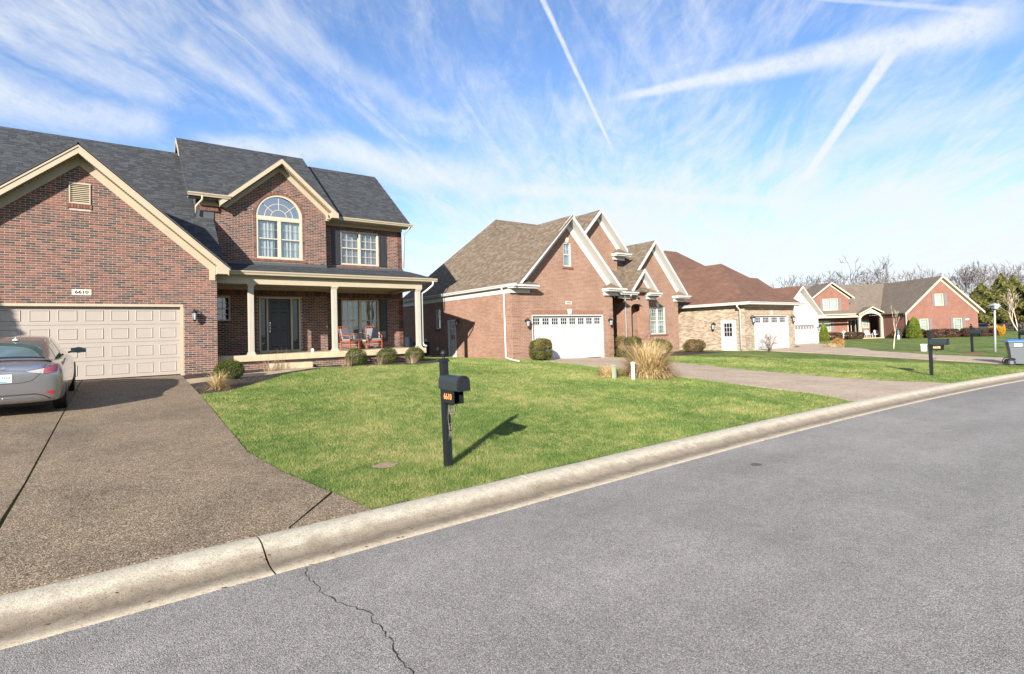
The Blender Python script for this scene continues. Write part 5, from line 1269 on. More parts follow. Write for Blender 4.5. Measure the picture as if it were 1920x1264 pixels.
# ================================================================== CAR
car = empty('parked_car', (0, 0, 0), 'silver sedan parked nose-in at the cream garage door', 'car')
ST = [(-2.42, .60, .42, .80, .86), (-2.39, .80, .30, .93, 1.0), (-2.30, .88, .27, .975, 1.055), (-2.10, .912, .25, .985, 1.075), (-1.75, .922, .24, .98, 1.09), (-1.2, .925, .23, .965, 1.07), (-.4, .92, .22, .95, 1.02),
      (.5, .92, .22, .94, .99), (1.1, .918, .23, .935, .985), (1.6, .905, .25, .88, .93), (2.05, .87, .27, .78, .83), (2.32, .76, .30, .68, .73), (2.42, .55, .36, .60, .64)]
mb = MB(); vs = []
for y, w_, zb, zs_, zt in ST:
    half = [(0, zb), (w_*.93, zb), (w_*.985, zb+.07), (w_, .5*(zb+zs_)+.02), (w_*.985, zs_-.12), (w_*.955, zs_-.03), (w_*.86, zs_+.03), (w_*.6, zt-.005), (0, zt+.012)]
    ring_ = half+[(-a, b) for a, b in reversed(half[1:-1])]
    vs += [(a, y, b) for a, b in ring_]
m = 16; ns_ = len(ST)
mb.add(vs, [(i*m+k, i*m+(k+1) % m, (i+1)*m+(k+1) % m, (i+1)*m+k) for i in range(ns_-1) for k in range(m)]+[tuple(range(m))[::-1], tuple(range((ns_-1)*m, ns_*m))], 0, True)
body = mb.build('body', M_paint, car, uv=False, recenter=False)
sb = body.modifiers.new('s', 'SUBSURF'); sb.levels = 2; sb.render_levels = 2
dg = bpy.context.evaluated_depsgraph_get(); bme = bpy.data.meshes.new_from_object(body.evaluated_get(dg)); body.modifiers.clear(); old = body.data; body.data = bme
bme.materials.clear(); bme.materials.append(M_paint); bme.polygons.foreach_set('use_smooth', [True]*len(bme.polygons))
bvh = BVHTree.FromPolygons([v.co.copy() for v in bme.vertices], [tuple(p.vertices) for p in bme.polygons])
GHS = [(-1.98, 1.085, .70, .70), (-1.72, 1.19, .71, .60), (-1.35, 1.33, .735, .565), (-.95, 1.425, .755, .545), (-.5, 1.465, .77, .555), (0, 1.475, .78, .56), (.45, 1.45, .78, .56), (.85, 1.32, .78, .575), (1.3, 1.12, .77, .62), (1.6, .97, .74, .70)]
def ghw(y):
    ys = [g_[0] for g_ in GHS]; return [float(np.interp(y, ys, [g_[k] for g_ in GHS])) for k in (1, 2, 3)]
mb = MB(); vs = []
for y, zt, wb, wt in GHS:
    ring_ = [(wb+.03, .90), (wb, min(zt, .98)), ((wb+wt)/2+.012, (zt+.98)/2-.01), (wt, zt-.055 if zt > 1.1 else zt-.02), (wt*.86, zt-.012), (wt*.5, zt+.006), (0, zt+.012)]
    vs += [(a, y, b) for a, b in ring_]+[(-a, y, b) for a, b in reversed(ring_[:-1])]
m = 13; nn_ = len(GHS); mb.add(vs, [(i*m+k, i*m+k+1, (i+1)*m+k+1, (i+1)*m+k) for i in range(nn_-1) for k in range(m-1)], 0, True)
cabin = mb.build('cabin', M_paint, car, uv=False, recenter=False)
sb = cabin.modifiers.new('s', 'SUBSURF'); sb.levels = 2; sb.render_levels = 2
dg = bpy.context.evaluated_depsgraph_get(); cme = bpy.data.meshes.new_from_object(cabin.evaluated_get(dg)); cabin.modifiers.clear(); cabin.data = cme; cme.materials.clear(); cme.materials.append(M_paint)
cme.polygons.foreach_set('use_smooth', [True]*len(cme.polygons))
cbvh = BVHTree.FromPolygons([v.co.copy() for v in cme.vertices], [tuple(p.vertices) for p in cme.polygons])
def proj_rear(x, z, off=.004, tree=None):
    h_ = (tree or bvh).ray_cast(Vector((x, -4, z)), Vector((0, 1, 0)))
    if h_[0] is None: return Vector((x, -2.3, z))
    return h_[0]+h_[1]*off if h_[1].y < 0 else h_[0]-h_[1]*off
def decal(name, c4, n, m_, mat, parent=car, off=.004, tree=None, pf=None):
    pf = pf or proj_rear; mb = MB(); vs = []; c = [Vector((a, b, 0)) for a, b in c4]
    for i in range(n+1):
        for j in range(m_+1):
            s_, t_ = i/n, j/m_; p = (c[0]*(1-s_)+c[1]*s_)*(1-t_)+(c[3]*(1-s_)+c[2]*s_)*t_; vs.append(pf(p.x, p.y, off, tree))
    mb.add(vs, [(i*(m_+1)+j, (i+1)*(m_+1)+j, (i+1)*(m_+1)+j+1, i*(m_+1)+j+1) for i in range(n) for j in range(m_)], 0, True)
    return mb.build(name, mat, parent, uv=False)
def strip(name, pts, wd, mat, off=.003, parent=car):
    mb = MB(); P_ = []
    for a, b in zip(pts[:-1], pts[1:]):
        k = max(2, int(math.hypot(b[0]-a[0], b[1]-a[1])/.03))
        P_ += [(a[0]+(b[0]-a[0])*i/k, a[1]+(b[1]-a[1])*i/k) for i in range(k)]
    P_.append(pts[-1]); mb.tube([proj_rear(x, z, off) for x, z in P_], wd, 4); return mb.build(name, mat, parent, uv=False)
# rear glass, roof antenna, parcel shelf and seats behind the glass
def topz(x, y, off=.004, tree=None):
    h_ = cbvh.ray_cast(Vector((x, y, 3)), Vector((0, 0, -1))); p = h_[0] if h_[0] else Vector((x, y, 1.2)); return p+Vector((0, -.3, .95)).normalized()*off
mb = MB(); n = 10; vs = []
for j in range(7):
    y = -1.86+(.88)*j/6; zt, wb, wt = ghw(y); hw = wt*.90 if j else wt*.88
    for i in range(n+1): vs.append(topz(-hw+2*hw*i/n, y, .006))
mb.add(vs, [(j*(n+1)+i, j*(n+1)+i+1, (j+1)*(n+1)+i+1, (j+1)*(n+1)+i) for j in range(6) for i in range(n)], 0, True); mb.build('rear_window', plain('tinted_rear_glass', (.05, .085, .09), .06, .3, 2., coat=1.), car, uv=False)
mb = MB(); vs = []
for j in range(2):
    for i in range(n+1):
        y = -1.90 if j == 0 else -1.855; zt, wb, wt = ghw(y); vs.append(topz(-wt*.9+wt*1.8*i/n, y, .008))
mb.add(vs, [(i, i+1, n+2+i, n+1+i) for i in range(n)], 0, True); mb.build('window_seal', M_ink, car, uv=False)
def side(y, z, sx_=1, off=.005, tree=None):
    h_ = cbvh.ray_cast(Vector((3*sx_, y, z)), Vector((-sx_, 0, 0))); p = h_[0] if h_[0] else Vector((.7*sx_, y, z)); return p+Vector((sx_*off, 0, 0))
for s_ in (-1, 1):
    for poly in ([(-1.22, 1.03), (-.42, 1.01), (-.42, 1.37), (-1.02, 1.31)], [(-.34, 1.01), (.62, .99), (.42, 1.33), (-.34, 1.38)]):
        mb = MB(); vs = []; c = [Vector((a, b, 0)) for a, b in poly]
        for i in range(7):
            for j in range(5):
                p = (c[0]*(1-i/6)+c[1]*i/6)*(1-j/4)+(c[3]*(1-i/6)+c[2]*i/6)*j/4; vs.append(side(p.x, p.y, s_))
        mb.add(vs, [(i*5+j, (i+1)*5+j, (i+1)*5+j+1, i*5+j+1) for i in range(6) for j in range(4)], 0, True); mb.build('side_window', M_carglass if False else bpy.data.materials['tinted_rear_glass'], car, uv=False)
    mb = MB(); mb.lathe((0, 0, 0), [(.001, -.055), (.05, -.045), (.075, 0), (.06, .045), (.001, .06)], 12)
    mr = mb.build('wing_mirror', M_darkcar, car, uv=False); mr.scale = (1.7, .9, 1.25); mr.location = (s_*1.02, .62, 1.075)
    mb = MB(); mb.box(-.085, .085, -.006, .0, -.045, .045); mg = mb.build('mirror_glass', bpy.data.materials['tinted_rear_glass'], mr, bevel=.002); mg.location = (0, -.075, 0)
    mb = MB(); mb.tube([(s_*.82, .66, 1.02), (s_*.93, .64, 1.05)], .022, 6); mb.build('mirror_arm', M_ink, car, uv=False)
    for wy in (-1.40, 1.39):
        mb = MB(); mb.lathe((0, 0, 0), [(.20, -.11), (.31, -.11), (.335, -.085), (.335, .085), (.31, .11), (.20, .11)], 28); wh = mb.build('wheel', M_rubber, car, uv=False)
        wh.rotation_euler = (0, math.pi/2, 0); wh.location = (s_*.798, wy, .335)
        mb = MB(); mb.lathe((0, 0, 0), [(.205, s_*.10), (.20, s_*.07), (.05, s_*.085), (.001, s_*.085)], 28)
        for k in range(5):
            a = k*2*math.pi/5; mb.box(-.03, .03, -.03, .03, 0, .001); mb.tube([(0, 0, s_*.10), (.2*math.cos(a), .2*math.sin(a), s_*.10)], .022, 6)
        mb.build('rim', M_alu, wh, uv=False).location = (0, 0, 0)
        mb = MB(); mb.tube([(s_*.905, wy+.365*math.cos(a), .345+.365*math.sin(a)) for a in np.linspace(-.15, 3.3, 22)], .014, 5); mb.cyl((s_*.80, wy, .345), (s_*.907, wy, .345), .352, n=30); mb.build('wheel_arch', M_ink, car, uv=False)
    for poly, nm_, mt in (([(s_*.36, .885), (s_*.60, .845), (s_*.62, .945), (s_*.40, .91)], 'tail_light', M_clearlens), ([(s_*.60, .842), (s_*.80, .87), (s_*.82, .985), (s_*.61, .948)], 'tail_light', M_rosylens), ([(s_*.66, .885), (s_*.79, .885), (s_*.80, .97), (s_*.68, .93)], 'brake_lens', M_redlens if False else plain('deep_rose_lens', (.20, .03, .05), .12, coat=1.)),
                          ([(s_*.63, .475), (s_*.75, .425), (s_*.765, .505), (s_*.64, .485)], 'reflector', M_redlens)):
        decal(nm_, poly, 8, 5, mt, off=.006 if nm_ != 'brake_lens' else .011)
    strip('panel_gap', [(s_*.66, 1.04), (s_*.60, .95), (s_*.555, .84), (s_*.44, .72), (s_*.30, .685), (0, .675)], .0045, M_ink)
    strip('panel_gap', [(s_*.34, .89), (s_*.60, .835), (s_*.80, .86)], .004, M_ink); strip('panel_gap', [(s_*.38, .915), (s_*.62, .955), (s_*.83, 1.0)], .004, M_ink)
    strip('bumper_line', [(0, .455), (s_*.48, .46), (s_*.60, .42), (s_*.70, .35)], .010, M_ink); strip('bumper_line', [(0, .40), (s_*.46, .405), (s_*.58, .35)], .008, M_chrome)
strip('lid_edge', [(-.66, 1.03), (0, 1.055), (.66, 1.03)], .006, M_chrome); strip('lid_trim', [(-.34, .91), (-.18, .925), (.18, .925), (.34, .91)], .009, M_chrome)
mb = MB(); mb.box(-.60, .60, -2.10, 1.9, .20, .34); mb.build('underbody', M_ink, car)
mb = MB(); p = proj_rear(0, .78); yy = -2.415; mb.box(-.153, .153, yy-.008, yy, .70, .855); pl_ = mb.build('licence_plate', M_plate, car); text('THX', .085, .001, plain('plate_ink', (.05, .10, .22), .5), pl_, ((.075, yy-.0095, .79), FACE_S), bold=.001, sx=.8)
mb = MB(); mb.box(-.12, .09, yy-.0095, yy-.0085, .708, .732); mb.build('plate_stripe', M_platebl, pl_)
mb = MB(); el = [(.055*math.cos(a), .032*math.sin(a)) for a in np.linspace(0, 2*math.pi, 25)]; mb.tube([proj_rear(x, .965+z, .012) for x, z in el], .005, 5)
for a, b in (((-.028, -.02), (-.012, .024)), ((.012, -.024), (.028, .02)), ((-.02, -.004), (.02, .004))): mb.tube([proj_rear(a[0], .965+a[1], .012), proj_rear(b[0], .965+b[1], .012)], .0055, 5)
mb.build('emblem', M_chrome, car, uv=False)
hp = proj_rear(.50, .99, .006); text('Hybrid', .045, .001, plain('blue_badge', (.10, .22, .55), .3), car, (hp, FACE_S), sx=1.1)
mb = MB(); mb.lathe((.06, -1.02, 1.43), [(.055, 0), (.04, .02), (.012, .035), (.004, .06), (.001, .075)], 10); mb.build('roof_antenna', M_snow, car, uv=False)
for s_ in (-1, 1):
    mb = MB(); mb.tube([side(-1.3, 1.0, s_, .004), side(-.4, .995, s_, .004), side(.7, .975, s_, .004)], .008, 4); mb.build('window_trim', M_chrome, car, uv=False)
CX, CY_ = -1.705, 16.34
car.location = (CX, CY_, H(CX, CY_)+.022); car.rotation_euler = (math.atan(.064), 0, 0)
# far dark car, mostly hidden behind the rose brick house
fc = empty('parked_car', (0, 0, 0), 'dark blue car partly hidden behind the right edge of the far brick house', 'car')
mb = MB(); mb.add([(a, y, z) for y in (-.85, .85) for a, z in [(-2.2, .35), (-2.2, .85), (-1.5, 1.0), (-.9, 1.45), (.6, 1.48), (1.4, 1.0), (2.1, .8), (2.2, .35)]], [tuple(range(8))[::-1], tuple(range(8, 16))]+[(i, (i+1) % 8, (i+1) % 8+8, i+8) for i in range(8)])
mb.build('body', M_darkcar, fc, bevel=.08)
for a in (-1.35, 1.35):
    for b in (-.8, .8): m4 = MB(); m4.cyl((a, b-.1, .33), (a, b+.1, .33), .33, n=16); m4.build('wheel', M_rubber, fc, uv=False)
mb = MB(); mb.box(2.14, 2.22, -.8, -.55, .65, .85); mb.box(2.14, 2.22, .55, .8, .65, .85); mb.build('tail_light', M_redlens, fc)
for s_ in (-1, 1): m4 = MB(); m4.ext([(-1.3, s_*.855, 1.05), (-.85, s_*.855, 1.38), (.55, s_*.855, 1.4), (1.1, s_*.855, 1.05)], (0, s_*.01, 0)); m4.build('side_window', M_glassdark, fc)
pf = CAM+FV*74+RV*((1829-960)/F_PX*74); fc.location = (pf[0], pf[1], H(pf[0], pf[1])+.02); fc.rotation_euler = (0, 0, a5)
# ================================================================== BIN
bn = empty('wheelie_bin', (0, 0, 0), 'grey wheeled rubbish bin with bright blue lid standing at the kerb', 'bin')
def taper(mb, z0, z1, a0, b0, a1, b1, yo0=0, yo1=0, mi=0):
    vs = [(-a0, -b0+yo0, z0), (a0, -b0+yo0, z0), (a0, b0+yo0, z0), (-a0, b0+yo0, z0), (-a1, -b1+yo1, z1), (a1, -b1+yo1, z1), (a1, b1+yo1, z1), (-a1, b1+yo1, z1)]
    mb.add(vs, [(0, 3, 2, 1), (4, 5, 6, 7), (0, 1, 5, 4), (1, 2, 6, 5), (2, 3, 7, 6), (3, 0, 4, 7)], mi)
mb = MB(); taper(mb, .06, .74, .25, .25, .31, .31); taper(mb, .74, .98, .325, .325, .345, .345); taper(mb, .96, 1.0, .37, .37, .37, .37); bb = mb.build('body', M_bingrey, bn, bevel=.02)
mb = MB(); taper(mb, 1.002, 1.05, .385, .395, .37, .36); taper(mb, 1.05, 1.085, .35, .33, .25, .22); mb.build('lid', M_binblue, bn, bevel=.012)
mb = MB(); mb.tube([(-.28, .40, 1.0), (-.28, .46, 1.0), (.28, .46, 1.0), (.28, .40, 1.0)], .018, 6); mb.build('handle', M_bingrey, bn, uv=False)
for s_ in (-1, 1):
    mb = MB(); mb.cyl((s_*.29, .27, .13), (s_*.345, .27, .13), .135, n=20); w_ = mb.build('wheel', M_rubber, bn, uv=False); mb = MB(); mb.cyl((s_*.345, .27, .13), (s_*.352, .27, .13), .07, n=14); mb.build('hub', M_bingrey, w_, uv=False)
    mb = MB(); mb.tube([(s_*.335, .27+.185*math.cos(a), .13+.185*math.sin(a)) for a in np.linspace(-.9, 2.4, 12)], .018, 5); mb.build('wheel_guard', M_ink, bn, uv=False)
mb = MB(); mb.box(-.356, -.338, -.08, .16, .80, .92); mb.build('sticker', M_snow, bn)
bn.location = (30.75, 5.42, H(30.75, 5.42)); bn.rotation_euler = (0, 0, math.radians(20))
# ================================================================== STREET LAMP, POSTS, SMALL THINGS
lp = empty('street_lamp', (0, 0, 0), 'grey lamp post with square glass lantern on the lawn before the far house', 'street lamp')
mb = MB(); mb.tube([(0, 0, 0), (0, 0, 2.45)], [.06, .045], 10); mb.build('pole', M_galv, lp, uv=False)
mb = MB(); taper(mb, 2.45, 2.50, .06, .06, .10, .10); mb.build('collar', M_ink, lp)
mb = MB(); taper(mb, 2.50, 2.70, .09, .09, .17, .17); mb.build('lantern_glass', M_lampglass, lp)
mb = MB(); taper(mb, 2.70, 2.73, .20, .20, .20, .20); taper(mb, 2.73, 2.84, .18, .18, .05, .05); mb.build('cap', M_galv, lp)
lp.location = (41.15, 8.23, H(41.15, 8.23)); lp.rotation_euler = (0, math.radians(2.5), math.radians(-37))
p1 = (13.42, 11.55); mb = MB(); z = H(*p1); mb.cyl((p1[0], p1[1], z-.02), (p1[0], p1[1], z+.50), .065, n=14); mb.lathe((p1[0], p1[1], z+.50), [(.075, 0), (.075, .05), (.05, .075), (.001, .08)], 14); mb.build('utility_post', M_pvc, None, uv=False, label='white capped utility post in front of the ornamental grass', cat='post')
p2 = (13.02, 12.0); mb = MB(); z = H(*p2); mb.box(p2[0]-.055, p2[0]+.055, p2[1]-.055, p2[1]+.055, z-.02, z+.40); mb.box(p2[0]-.065, p2[0]+.065, p2[1]-.065, p2[1]+.065, z+.40, z+.46); mb.build('utility_pedestal', M_ped, None, bevel=.01, label='pale green utility pedestal left of the white post', cat='pedestal')
p3 = (38.9, 11.0); mb = MB(); z = H(*p3); mb.box(p3[0]-.12, p3[0]+.12, p3[1]-.12, p3[1]+.12, z-.02, z+.38); mb.box(p3[0]-.14, p3[0]+.14, p3[1]-.14, p3[1]+.14, z+.38, z+.42); mb.build('utility_box', M_snow, None, bevel=.01, label='small white utility box on the lawn left of the 6608 mailbox', cat='box')
# air conditioner by the side wall
acu = empty('air_conditioner', (13.75, 27.0, H(13.75, 27)), 'dark slatted air conditioner unit beside the salmon brick side wall', 'air conditioner'); x0, y0, z0 = ORG[acu.name]
mb = MB(); mb.box(x0-.42, x0+.42, y0-.42, y0+.42, z0, z0+.06); mb.build('pad', M_slab, acu)
mb = MB(); mb.box(x0-.34, x0+.34, y0-.34, y0+.34, z0+.08, z0+.80); mb.build('coil', M_ink, acu); mb = MB(); mb.box(x0-.37, x0+.37, y0-.37, y0+.37, z0+.80, z0+.84); mb.build('lid', M_shutter, acu)
for k in range(15): mb = MB(); mb.box(x0-.365, x0+.365, y0-.365, y0-.34, z0+.09+k*.047, z0+.105+k*.047); mb.box(x0-.365, x0-.34, y0-.34, y0+.34, z0+.09+k*.047, z0+.105+k*.047); mb.build('slat', M_shutter, acu)
# little ball on the porch edge
mb = MB(); mb.lathe((5.98, 20.55, 1.522), [(.04, 0), (.03, .02), (.06, .05), (.065, .09), (.04, .13), (.001, .145)], 14); mb.build('porch_ornament', M_snow, None, uv=False, label='small white ornament on the porch edge by the front door', cat='ornament')
# doormat
mb = MB(); mb.box(4.95, 5.75, 21.75, 22.3, 1.522, 1.535); mb.build('doormat', plain('dark_coir', (.05, .035, .02), .95, .3, 30.), None, label='dark doormat before the navy front door', cat='doormat')
# porch armchairs
def chair(x, y, rz, label):
    t = empty('porch_armchair', (0, 0, 0), label, 'armchair', 'coral metal armchairs on the porch')
    for sx_ in (-.27, .27):
        for yy, top in ((-.26, .36), (.22, .36)):
            mb = MB(); mb.box(sx_-.014, sx_+.014, yy-.014, yy+.014, 0, top); mb.build('leg', M_orange, t)
        mb = MB(); mb.tube([(sx_, -.26, .36), (sx_, -.27, .56), (sx_, -.22, .60), (sx_, .20, .60), (sx_, .26, .62)], .014, 6); mb.build('armrest', M_orange, t, uv=False)
    mb = MB(); mb.box(-.284, .284, -.274, -.246, .335, .365); mb.box(-.284, .284, .21, .238, .335, .365); mb.box(-.284, -.256, -.246, .21, .335, .364); mb.box(.256, .284, -.246, .21, .335, .364); mb.build('seat_frame', M_orange, t)
    mb = MB(); mb.tube([(-.27, .22, .36), (-.26, .36, .92), (-.20, .385, .98), (.20, .385, .98), (.26, .36, .92), (.27, .22, .36)], .014, 6)
    for k in (-.13, 0, .13): mb.tube([(k, .225, .38), (k, .38, .97)], .009, 5)
    mb.build('back_frame', M_orange, t, uv=False)
    mb = MB(); mb.box(-.25, .25, -.25, .19, .37, .45); mb.build('seat_cushion', M_cushion, t, bevel=.025)
    mb = MB(); mb.ext([(-.24, .14, .45), (.24, .14, .45), (.24, .27, .90), (-.24, .27, .90)], (0, .07, -.02)); mb.build('back_cushion', M_cushion, t, bevel=.025)
    t.location = (x, y, 1.522); t.rotation_euler = (0, 0, rz); return t
chair(7.95, 22.1, math.radians(28), 'left coral metal armchair turned sideways, grey cushions and dark pillow')
chair(9.0, 22.05, math.radians(-8), 'right coral metal armchair facing the street beside the dark shutter')
mb = MB(); mb.box(8.18, 8.48, 21.92, 22.05, 1.98, 2.22); mb.build('throw_pillow', M_shutter, None, bevel=.03, label='dark throw pillow lying on the left coral armchair', cat='pillow')
tb = empty('side_table', (8.48, 22.3, 1.522), 'small pale side table between the two coral armchairs', 'table')
mb = MB(); mb.cyl((8.48, 22.3, 1.93), (8.48, 22.3, 1.95), .20, n=18); mb.build('table_top', M_snow, tb, uv=False); mb = MB(); mb.cyl((8.48, 22.3, 1.522), (8.48, 22.3, 1.93), .02, n=8); mb.build('leg', M_orange, tb, uv=False)
# ================================================================== PLANTS
def inpoly(x, y, P_):
    r = np.zeros(x.shape, bool); n = len(P_); j = n-1
    for i in range(n):
        xi, yi = P_[i]; xj, yj = P_[j]
        with np.errstate(divide='ignore', invalid='ignore'): c = ((yi > y) != (yj > y)) & (x < (xj-xi)*(y-yi)/(yj-yi+1e-12)+xi)
        r ^= c; j = i
    return r
def leaves(cen, nrm, size, asp=.55, jit=.9):
    n = len(cen); a = rng.normal(size=(n, 3)); d = nrm+jit*a; d /= np.linalg.norm(d, axis=1)[:, None]
    t = np.cross(d, rng.normal(size=(n, 3))); t /= np.linalg.norm(t, axis=1)[:, None]; b = np.cross(d, t)
    s = (size*rng.uniform(.6, 1.3, n))[:, None]
    V = np.stack([cen-b*s, cen-t*s*asp, cen+b*s, cen+t*s*asp], 1).reshape(-1, 3)
    return V, np.arange(4*n).reshape(-1, 4)
def bush(name, x, y, r, h_, mat, label, cat, group=None, n=5000, ls=.018, form='ball', ry=None, rough=.06, stem=True, rz=0.):
    z0 = H(x, y); ry = ry or r
    t = empty(name, (x, y, z0), label, cat, group)
    u = rng.normal(size=(n, 3)); u /= np.linalg.norm(u, axis=1)[:, None]; 
    sh = rng.uniform(.0, 1, n)**.35; sh = .55+.45*sh
    if form == 'ball':
        c = u*sh[:, None]*np.array([r, ry, h_*.55])+np.array([0, 0, h_*.47]); nr = u
    elif form == 'drum':
        e = np.sign(u)*np.abs(u)**.55; e /= np.maximum(np.abs(e).max(1), 1e-6)[:, None]*.5+.5*np.linalg.norm(e, axis=1)[:, None]
        c = e*sh[:, None]*np.array([r, ry, h_*.5])+np.array([0, 0, h_*.5]); nr = u
    else:
        f = rng.uniform(0, 1, n); prof = np.sqrt(np.clip(1-f, 0, 1))*(.62+.38*np.minimum(1, f*6+.3)) if form == 'egg' else (1-f)**.85+.03
        a = rng.uniform(0, 2*np.pi, n); c = np.stack([np.cos(a)*r*prof*sh, np.sin(a)*ry*prof*sh, f*h_], 1); nr = np.stack([np.cos(a), np.sin(a), .3+0*a], 1)
    lump = np.zeros(n)
    for _ in range(9):
        kd = rng.normal(size=3); lump += np.sin((c/np.array([r, ry, h_]))@kd*rng.uniform(2.5, 6)+rng.uniform(0, 6.28))/3.6
    c = c*(1+rough*lump[:, None])+rng.normal(size=c.shape)*rough*.25*r
    if rz:
        q = np.array([[math.cos(rz), -math.sin(rz), 0], [math.sin(rz), math.cos(rz), 0], [0, 0, 1]]); c = c@q.T; nr = nr@q.T
    c[:, 2] = np.maximum(c[:, 2], .015)
    V, Fc = leaves(c+np.array([x, y, z0]), nr, np.full(n, ls))
    fastmesh('foliage', V, Fc, mat, t, np.clip(.5+.35*lump+rng.normal(size=n)*.25, 0, 1))
    if stem:
        mb = MB()
        for k in range(6):
            a = random.uniform(0, 6.28); mb.tube([(x, y, z0), (x+math.cos(a)*r*.3, y+math.sin(a)*ry*.3, z0+h_*.3), (x+math.cos(a)*r*.55, y+math.sin(a)*ry*.55, z0+h_*.62)], [.018, .012, .005], 5)
        mb.build('stem', M_bark, t, uv=False)
    return t
def clump(name, x, y, n, ln, mat, label, cat, group=None, spread=.5, droop=.5, wd=.006, base=.12, seg=4, z0=None, dirb=None):
    z0 = H(x, y) if z0 is None else z0
    a = rng.uniform(0, 2*np.pi, n); til = np.abs(rng.normal(0, spread, n)); til = np.minimum(til, 1.45)
    if dirb is not None: a = rng.normal(dirb, 1.2, n)
    l = ln*rng.uniform(.55, 1.1, n); rb = base*np.sqrt(rng.uniform(0, 1, n)); ab = a+rng.normal(0, .5, n)
    P_ = np.stack([x+rb*np.cos(ab), y+rb*np.sin(ab), np.full(n, z0)], 1); rows = []; dirw = np.stack([-np.sin(a), np.cos(a), 0*a], 1)
    tt = til.copy()
    for k in range(seg+1):
        f = k/seg; w_ = wd*(1-f*.85)*rng.uniform(.8, 1.2, n)
        rows.append(P_-dirw*w_[:, None]/2); rows.append(P_+dirw*w_[:, None]/2)
        P_ = P_+np.stack([np.sin(tt)*np.cos(a), np.sin(tt)*np.sin(a), np.cos(tt)], 1)*(l/seg)[:, None]; tt = tt+droop*rng.uniform(.4, 1.5, n)/seg*(1+til)
    V = np.stack(rows, 1); V[:, :, 2] = np.maximum(V[:, :, 2], z0+.005); m = 2*(seg+1); V = V.reshape(-1, 3)
    b = np.arange(n)[:, None]*m; Fc = np.concatenate([np.concatenate([b+2*k, b+2*k+1, b+2*k+3, b+2*k+2], 1) for k in range(seg)], 0)
    return fastmesh(name, V, Fc, mat, None, np.tile(rng.uniform(0, 1, n), seg), label=label, cat=cat, group=group)
GB = 'round clipped boxwoods in front of the porch'
bush('boxwood', 2.78, 17.95, .42, .56, M_box, 'round boxwood at the garage corner left of the walk', 'bush', None, 9000, .016)
bush('boxwood', 7.25, 19.55, .41, .66, M_box, 'left of the three round boxwoods before the porch, under the coral chairs', 'bush', GB, 8000, .016)
bush('boxwood', 8.50, 19.55, .41, .66, M_box, 'middle one of the three round boxwoods before the porch', 'bush', GB, 8000, .016)
bush('boxwood', 9.68, 19.55, .38, .62, M_box, 'right of the three round boxwoods, at the porch end column', 'bush', GB, 8000, .016)
clump('straw_clump', 2.2, 16.0, 800, .55, M_straw, 'flattened straw coloured grass clump at the driveway edge', 'ornamental grass', None, .95, .8, .012, .10)
clump('dry_perennial', 4.25, 19.35, 120, 0.6, M_twig, 'dry brown perennial stalks left of the porch step', 'dry plant', 'dry perennials in the porch bed', .75, .25, .009, .22)
clump('dry_perennial', 6.75, 19.15, 85, 0.52, M_twig, 'dry stalks leaning at the left round boxwood', 'dry plant', 'dry perennials in the porch bed', .95, .2, .010, .18)
clump('dry_perennial', 8.0, 19.1, 75, 0.48, M_twig, 'dry stalks between the left and middle round boxwoods', 'dry plant', 'dry perennials in the porch bed', .95, .2, .010, .16)
clump('dry_perennial', 9.3, 19.0, 95, 0.52, M_twig, 'dry stalks in front of the right round boxwood', 'dry plant', 'dry perennials in the porch bed', .95, .2, .010, .18)
clump('dry_perennial', 4.6, 19.55, 40, .8, M_twig, 'tall thin dead stem beside the porch step', 'dry plant', 'dry perennials in the porch bed', .35, .1, .005, .10)
og = (14.6, 11.9)
nn = 3400; lo_ = rng.uniform(0, 1, nn) < .55
clump('ornamental_grass', og[0], og[1], nn, np.where(lo_, .92, 1.32), M_straw, 'big straw coloured ornamental grass tuft on the lawn by the second driveway', 'ornamental grass', None, np.where(lo_, .62, .36), np.where(lo_, 1.5, .7), .026, np.where(lo_, .62, .42), 6)
clump('ornamental_grass', 13.35, 12.55, 700, .48, M_straw, 'short straw tuft behind the pale green pedestal', 'ornamental grass', None, .45, .9, .018, .28, 5)
# house 2 planting
bush('shrub', 15.72, 18.95, .48, 1.0, M_holly, 'rounded olive shrub left of the white garage door', 'bush', None, 16000, .03, 'drum')
bush('shrub', 21.75, 18.9, .66, 1.12, M_holly, 'dense green shrub between the garage and the entry', 'bush', None, 10000, .026, 'drum')
bush('shrub', 25.9, 20.2, .75, .85, M_holly, 'low green shrub under the large front window', 'bush', None, 7000, .03)
bush('shrub', 28.0, 19.3, .65, .78, M_rust, 'rusty green shrub at the right corner of the salmon house', 'bush', None, 6000, .03)
# bare twiggy shrub in front of house 3
def branches(mb, p, d, ln, r, depth, spread, up=.15, seg=3, kids=(2, 3), shr=.72, rs=.62, minr=.004, nside=4):
    pts = [p.copy()]; rr = [r]
    for k in range(seg):
        d = (d+Vector([random.gauss(0, spread*.32) for _ in range(3)])+Vector((0, 0, up*.25))).normalized(); p = p+d*ln/seg; pts.append(p.copy()); rr.append(r*(1-(1-rs)*(k+1)/seg))
    mb.tube(pts, rr, nside if r > minr*2.5 else 3)
    if depth <= 0: return
    for _ in range(random.choice(kids)):
        k = random.randint(max(1, seg-1), seg); q = pts[k]; nd = (d+Vector([random.gauss(0, spread) for _ in range(3)])).normalized()
        branches(mb, q, nd, ln*shr*random.uniform(.75, 1.15), max(minr, rr[k]*random.uniform(.6, .8)), depth-1, spread, up, seg, kids, shr, rs, minr, nside)
bs = (31.6, 16.6); mb = MB()
for k in range(11):
    a = random.uniform(0, 6.28); branches(mb, Vector((bs[0], bs[1], H(*bs))), Vector((math.cos(a)*.55, math.sin(a)*.55, 1)).normalized(), .6, .02, 3, .5, .2, 2, (2, 3), .65, .6, .006)
